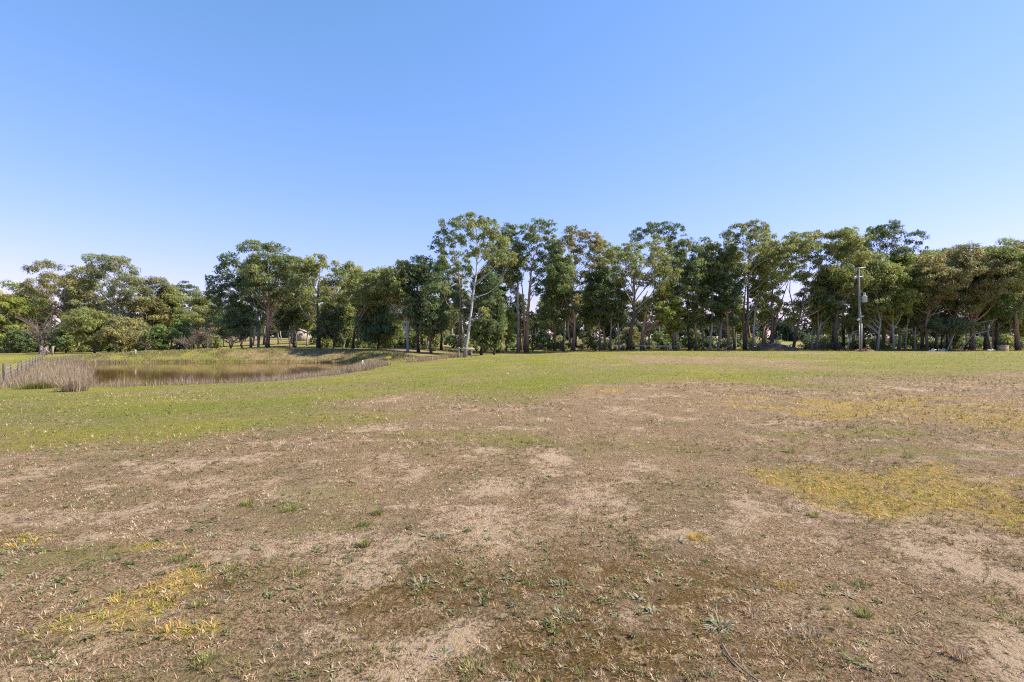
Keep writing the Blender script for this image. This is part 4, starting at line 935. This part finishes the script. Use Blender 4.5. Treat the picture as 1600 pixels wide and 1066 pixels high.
# reeds round the dam
REEDC = ([(.40, .31, .22), (.33, .245, .17), (.25, .175, .125), (.46, .38, .28), (.22, .21, .10), (.17, .14, .08)], [4, 4, 3, 2.5, 2, 1.5])
BANKC = ([(.36, .29, .17), (.28, .21, .13), (.42, .35, .22), (.22, .22, .06), (.16, .18, .04)], [3, 2.5, 2, 4, 3])
SEDGEC = ([(.15, .15, .03), (.10, .12, .025), (.22, .19, .06)], [3, 3, 2])
def reed_zone(n, box, cond, L, W, pal, seed, lean=.62):
    r = np.random.default_rng(seed); x = r.uniform(box[0], box[1], n); y = r.uniform(box[2], box[3], n); sd = pond_sd(x, y)
    k = cond(x, y, sd) & (fbm(x * .7, y * .7, 71, 3) + r.uniform(-.2, .2, n) > .42); x, y = x[k], y[k]; n = len(x); z = gz(x, y)
    le = np.abs(r.normal(0, lean, n)); h = r.uniform(*L, n) * (.6 + .8 * fbm(x * .5, y * .5, 72, 2))
    return blades(np.stack([x, y, z - .03], 1), h, r.uniform(*W, n), le, pick(r, n, *pal), seed + 1, 2, .2)
near_side = lambda x, y: (y < 33 + (x + 28) * -.0 + 9) & (x > -34)
join("reeds", [
    reed_zone(130000, (-36, -12, 27, 50), lambda x, y, sd: (sd > -1.4) & (sd < 1.3) & (x > -31) & (y < 58), (.2, .62), (.008, .018), REEDC, 140),
    reed_zone(60000, (-16.5, -10, 42, 72), lambda x, y, sd: (sd > -1.2) & (sd < 1.6), (.4, .8), (.015, .035), REEDC, 142),
    reed_zone(190000, (-66, -27, 30, 68), lambda x, y, sd: (sd > -1.6) & (x < -26 + 6 * (fbm(x * .3, y * .3, 81, 2) - .5)) & (sd + 7 * (fbm(x * .35, y * .35, 82, 3) - .5) < 6.5) & (x + y * .84 > -6.0) & (y < 66), (.25, .85), (.009, .02), REEDC, 144),
    reed_zone(20000, (-14, -6, 58, 76), lambda x, y, sd: (np.abs(x + 8.5 + (y - 66) * -.35) < 1.2), (.35, .7), (.02, .04), REEDC, 146)],
    "dry pale reeds and rank grass fringing the near and left sides of the dam", "reeds")
join("bank_grass", [
    reed_zone(140000, (-66, -10, 62, 80), lambda x, y, sd: (sd > .9) & (sd < 7.5) & (y > 60), (.08, .34), (.02, .05), BANKC, 150, .6),
    reed_zone(40000, (-60, -16, 58, 72), lambda x, y, sd: (sd > -1.0) & (sd < 1.0) & (y > 58), (.2, .5), (.02, .04), SEDGEC, 152, .3)],
    "rough dry grass and green sedge on the far bank of the dam", "grass")

def litter():
    r = np.random.default_rng(160); n = 30000; px = r.uniform(690, 1680, n); d = 80 + r.uniform(0, 1, n) ** 1.2 * 26; x = wx(px, d); y = d
    k = fbm(x * .5, y * .5, 88, 3) + r.uniform(-.15, .15, n) > .47; x, y = x[k], y[k]; n = len(x)
    return [blades(np.stack([x, y, gz(x, y) - .02], 1), r.uniform(.15, .55, n), r.uniform(.03, .07, n), np.abs(r.normal(.9, .4, n)), pick(r, n, [(.30, .20, .13), (.20, .14, .09), (.38, .30, .20), (.14, .17, .05), (.20, .22, .07)], [3, 3, 2, 3, 2]), 161, 1)]
join("bark_litter_and_long_grass", litter(), "brown bark litter and rank grass along the foot of the tree belt", "litter")

# countable tussocks
def tussock(px, py, n, L, pal, label, seed, spread=.05, W=(.003, .006), lean=.5, z0=None, d=None, name="grass_tuft"):
    d = d or 1280.0 / (py - 533.0); X = wx(px, d); r = np.random.default_rng(seed)
    o = (X, d, gz1(X, d)); pos = np.concatenate([np.clip(r.normal(size=(n, 2)), -1.5, 1.5) * spread, np.full((n, 1), -.01)], 1)
    az = np.arctan2(pos[:, 1], pos[:, 0]) + r.normal(size=n) * .6
    v, f, c = blades(pos, r.uniform(L * .5, L, n), r.uniform(*W, n), np.clip(r.normal(lean, .3, n), .05, 1.45), pick(r, n, *pal), seed, 2, .35, az)
    ob = obj(name, mesh_np(name, v, f, BLADE, c), None, o); tag(ob, label, "grass tuft", "tufts on the dry ground")
TUFTC = ([(.24, .26, .07), (.34, .31, .12), (.16, .17, .05), (.42, .36, .18)], [3, 3, 2, 2])
GREENT = ([(.13, .17, .05), (.18, .21, .07), (.09, .12, .04)], [3, 3, 2])
GREYT = ([(.36, .36, .24), (.28, .29, .17), (.20, .22, .10), (.48, .45, .34)], [3, 3, 2, 2])
for i, a in enumerate([
    (570, 855, 160, .10, TUFTC, "olive grass tuft in the lower middle, left of the moss patch"),
    (388, 789, 140, .12, TUFTC, "yellowish grass tuft on the left, nearest the sandy streaks"),
    (455, 797, 120, .10, TUFTC, "olive tuft right of the yellowish tuft on the left"),
    (590, 803, 130, .11, TUFTC, "taller of the green tufts at centre left"),
    (568, 822, 110, .08, GREENT, "bright green weed tuft above the olive tuft"),
    (280, 876, 120, .08, GREENT, "bright green broad weed right of the yellow grass patch"),
    (305, 886, 90, .06, GREENT, "smaller green weed below the bright broad weed"),
    (470, 898, 110, .07, TUFTC, "compact dark green tuft below centre left"),
    (362, 890, 100, .07, TUFTC, "pale olive tuft between the green weeds and compact dark tuft"),
    (310, 948, 120, .07, TUFTC, "pale straw-green tuft right of the yellow grass patch"),
    (320, 1035, 150, .07, TUFTC, "straw-tipped tuft at the bottom left"),
    (740, 1045, 150, .07, TUFTC, "straw-green tuft at the bottom centre below the sand patch"),
    (1350, 962, 150, .08, TUFTC, "dark green upright tuft at the lower right"),
    (1555, 940, 110, .06, TUFTC, "small dark tuft in the sandy ground at right"),
    (1580, 972, 110, .06, TUFTC, "dark tuft at the right edge in sandy ground"),
    (1273, 808, 130, .10, TUFTC, "dark olive tuft at centre right below the yellow grass"),
    (1088, 842, 130, .09, YELC, "small yellow tuft right of centre"),
    (1230, 915, 110, .06, YELC, "small orange-tan tuft above the dark upright tuft"),
    (1175, 960, 140, .07, DRYC, "brown withered tuft right of the pale grey weed"),
    (1268, 995, 140, .07, DRYC, "brown withered tuft at the lower right"),
    (1115, 955, 100, .06, DRYC, "dark withered tuft just above the pale grey weed"),
    (1500, 1030, 140, .07, DRYC, "dark withered tuft at the bottom right corner"),
    (1235, 707, 130, .14, TUFTC, "dark tuft right of centre on the brown middle ground"),
    (1420, 715, 150, .14, TUFTC, "olive tuft above the large yellow patch"),
    (688, 842, 110, .08, GREYT, "grey-green tuft at centre near the moss"),
    (1345, 915, 100, .06, GREENT, "green flat weed above the dark upright tuft"),
]):
    tussock(*a[:3], a[3] * .8, *a[4:], seed=500 + i, spread=.022 + .008 * (i % 3))
tussock(1125, 978, 70, .11, GREYT, "pale grey broad-leaved weed spreading flat at the lower right", 560, .02, (.008, .014), 1.25, name="flat_weed_rosette")
tussock(690, 1020, 50, .08, GREYT, "grey flat weed rosette beside the sand patch at bottom centre", 561, .02, (.007, .012), 1.2, name="flat_weed_rosette")
tussock(880, 915, 50, .07, GREYT, "silvery weed rosette in the mossy patch", 562, .02, (.006, .011), 1.15, name="flat_weed_rosette")
tussock(880, 958, 60, .08, GREYT, "grey-green weed rosette at the right of the mossy patch", 563, .03, (.006, .011), 1.1, name="flat_weed_rosette")
tussock(660, 915, 60, .08, GREYT, "grey weed rosette left of the mossy patch", 564, .03, (.006, .011), 1.1, name="flat_weed_rosette")
tussock(116, 606, 420, 1.0, REEDC, "dark rush tussock standing forward of the reeds", 570, .35, (.015, .03), .35, d=27.8, name="rush_tussock")
tussock(62, 600, 380, .6, SEDGEC, "low dark clump at the foot of the left reeds", 571, .5, (.015, .03), .6, d=30.0, name="rush_tussock")
def stick(pts, label):
    P = []
    for px, py in pts:
        d = 1280.0 / (py - 533.0); X = wx(px, d); P.append((X, d, gz1(X, d) + .012))
    P = np.array(P); m = MB(); m.tube(P - P[0], .0045, 6); o = m.build("fallen_stick", TWIG, None, P[0], True); tag(o, label, "stick")
stick([(1128, 1008), (1140, 1028), (1158, 1046), (1185, 1064)], "thin dark stick lying on the ground at the bottom right of centre")
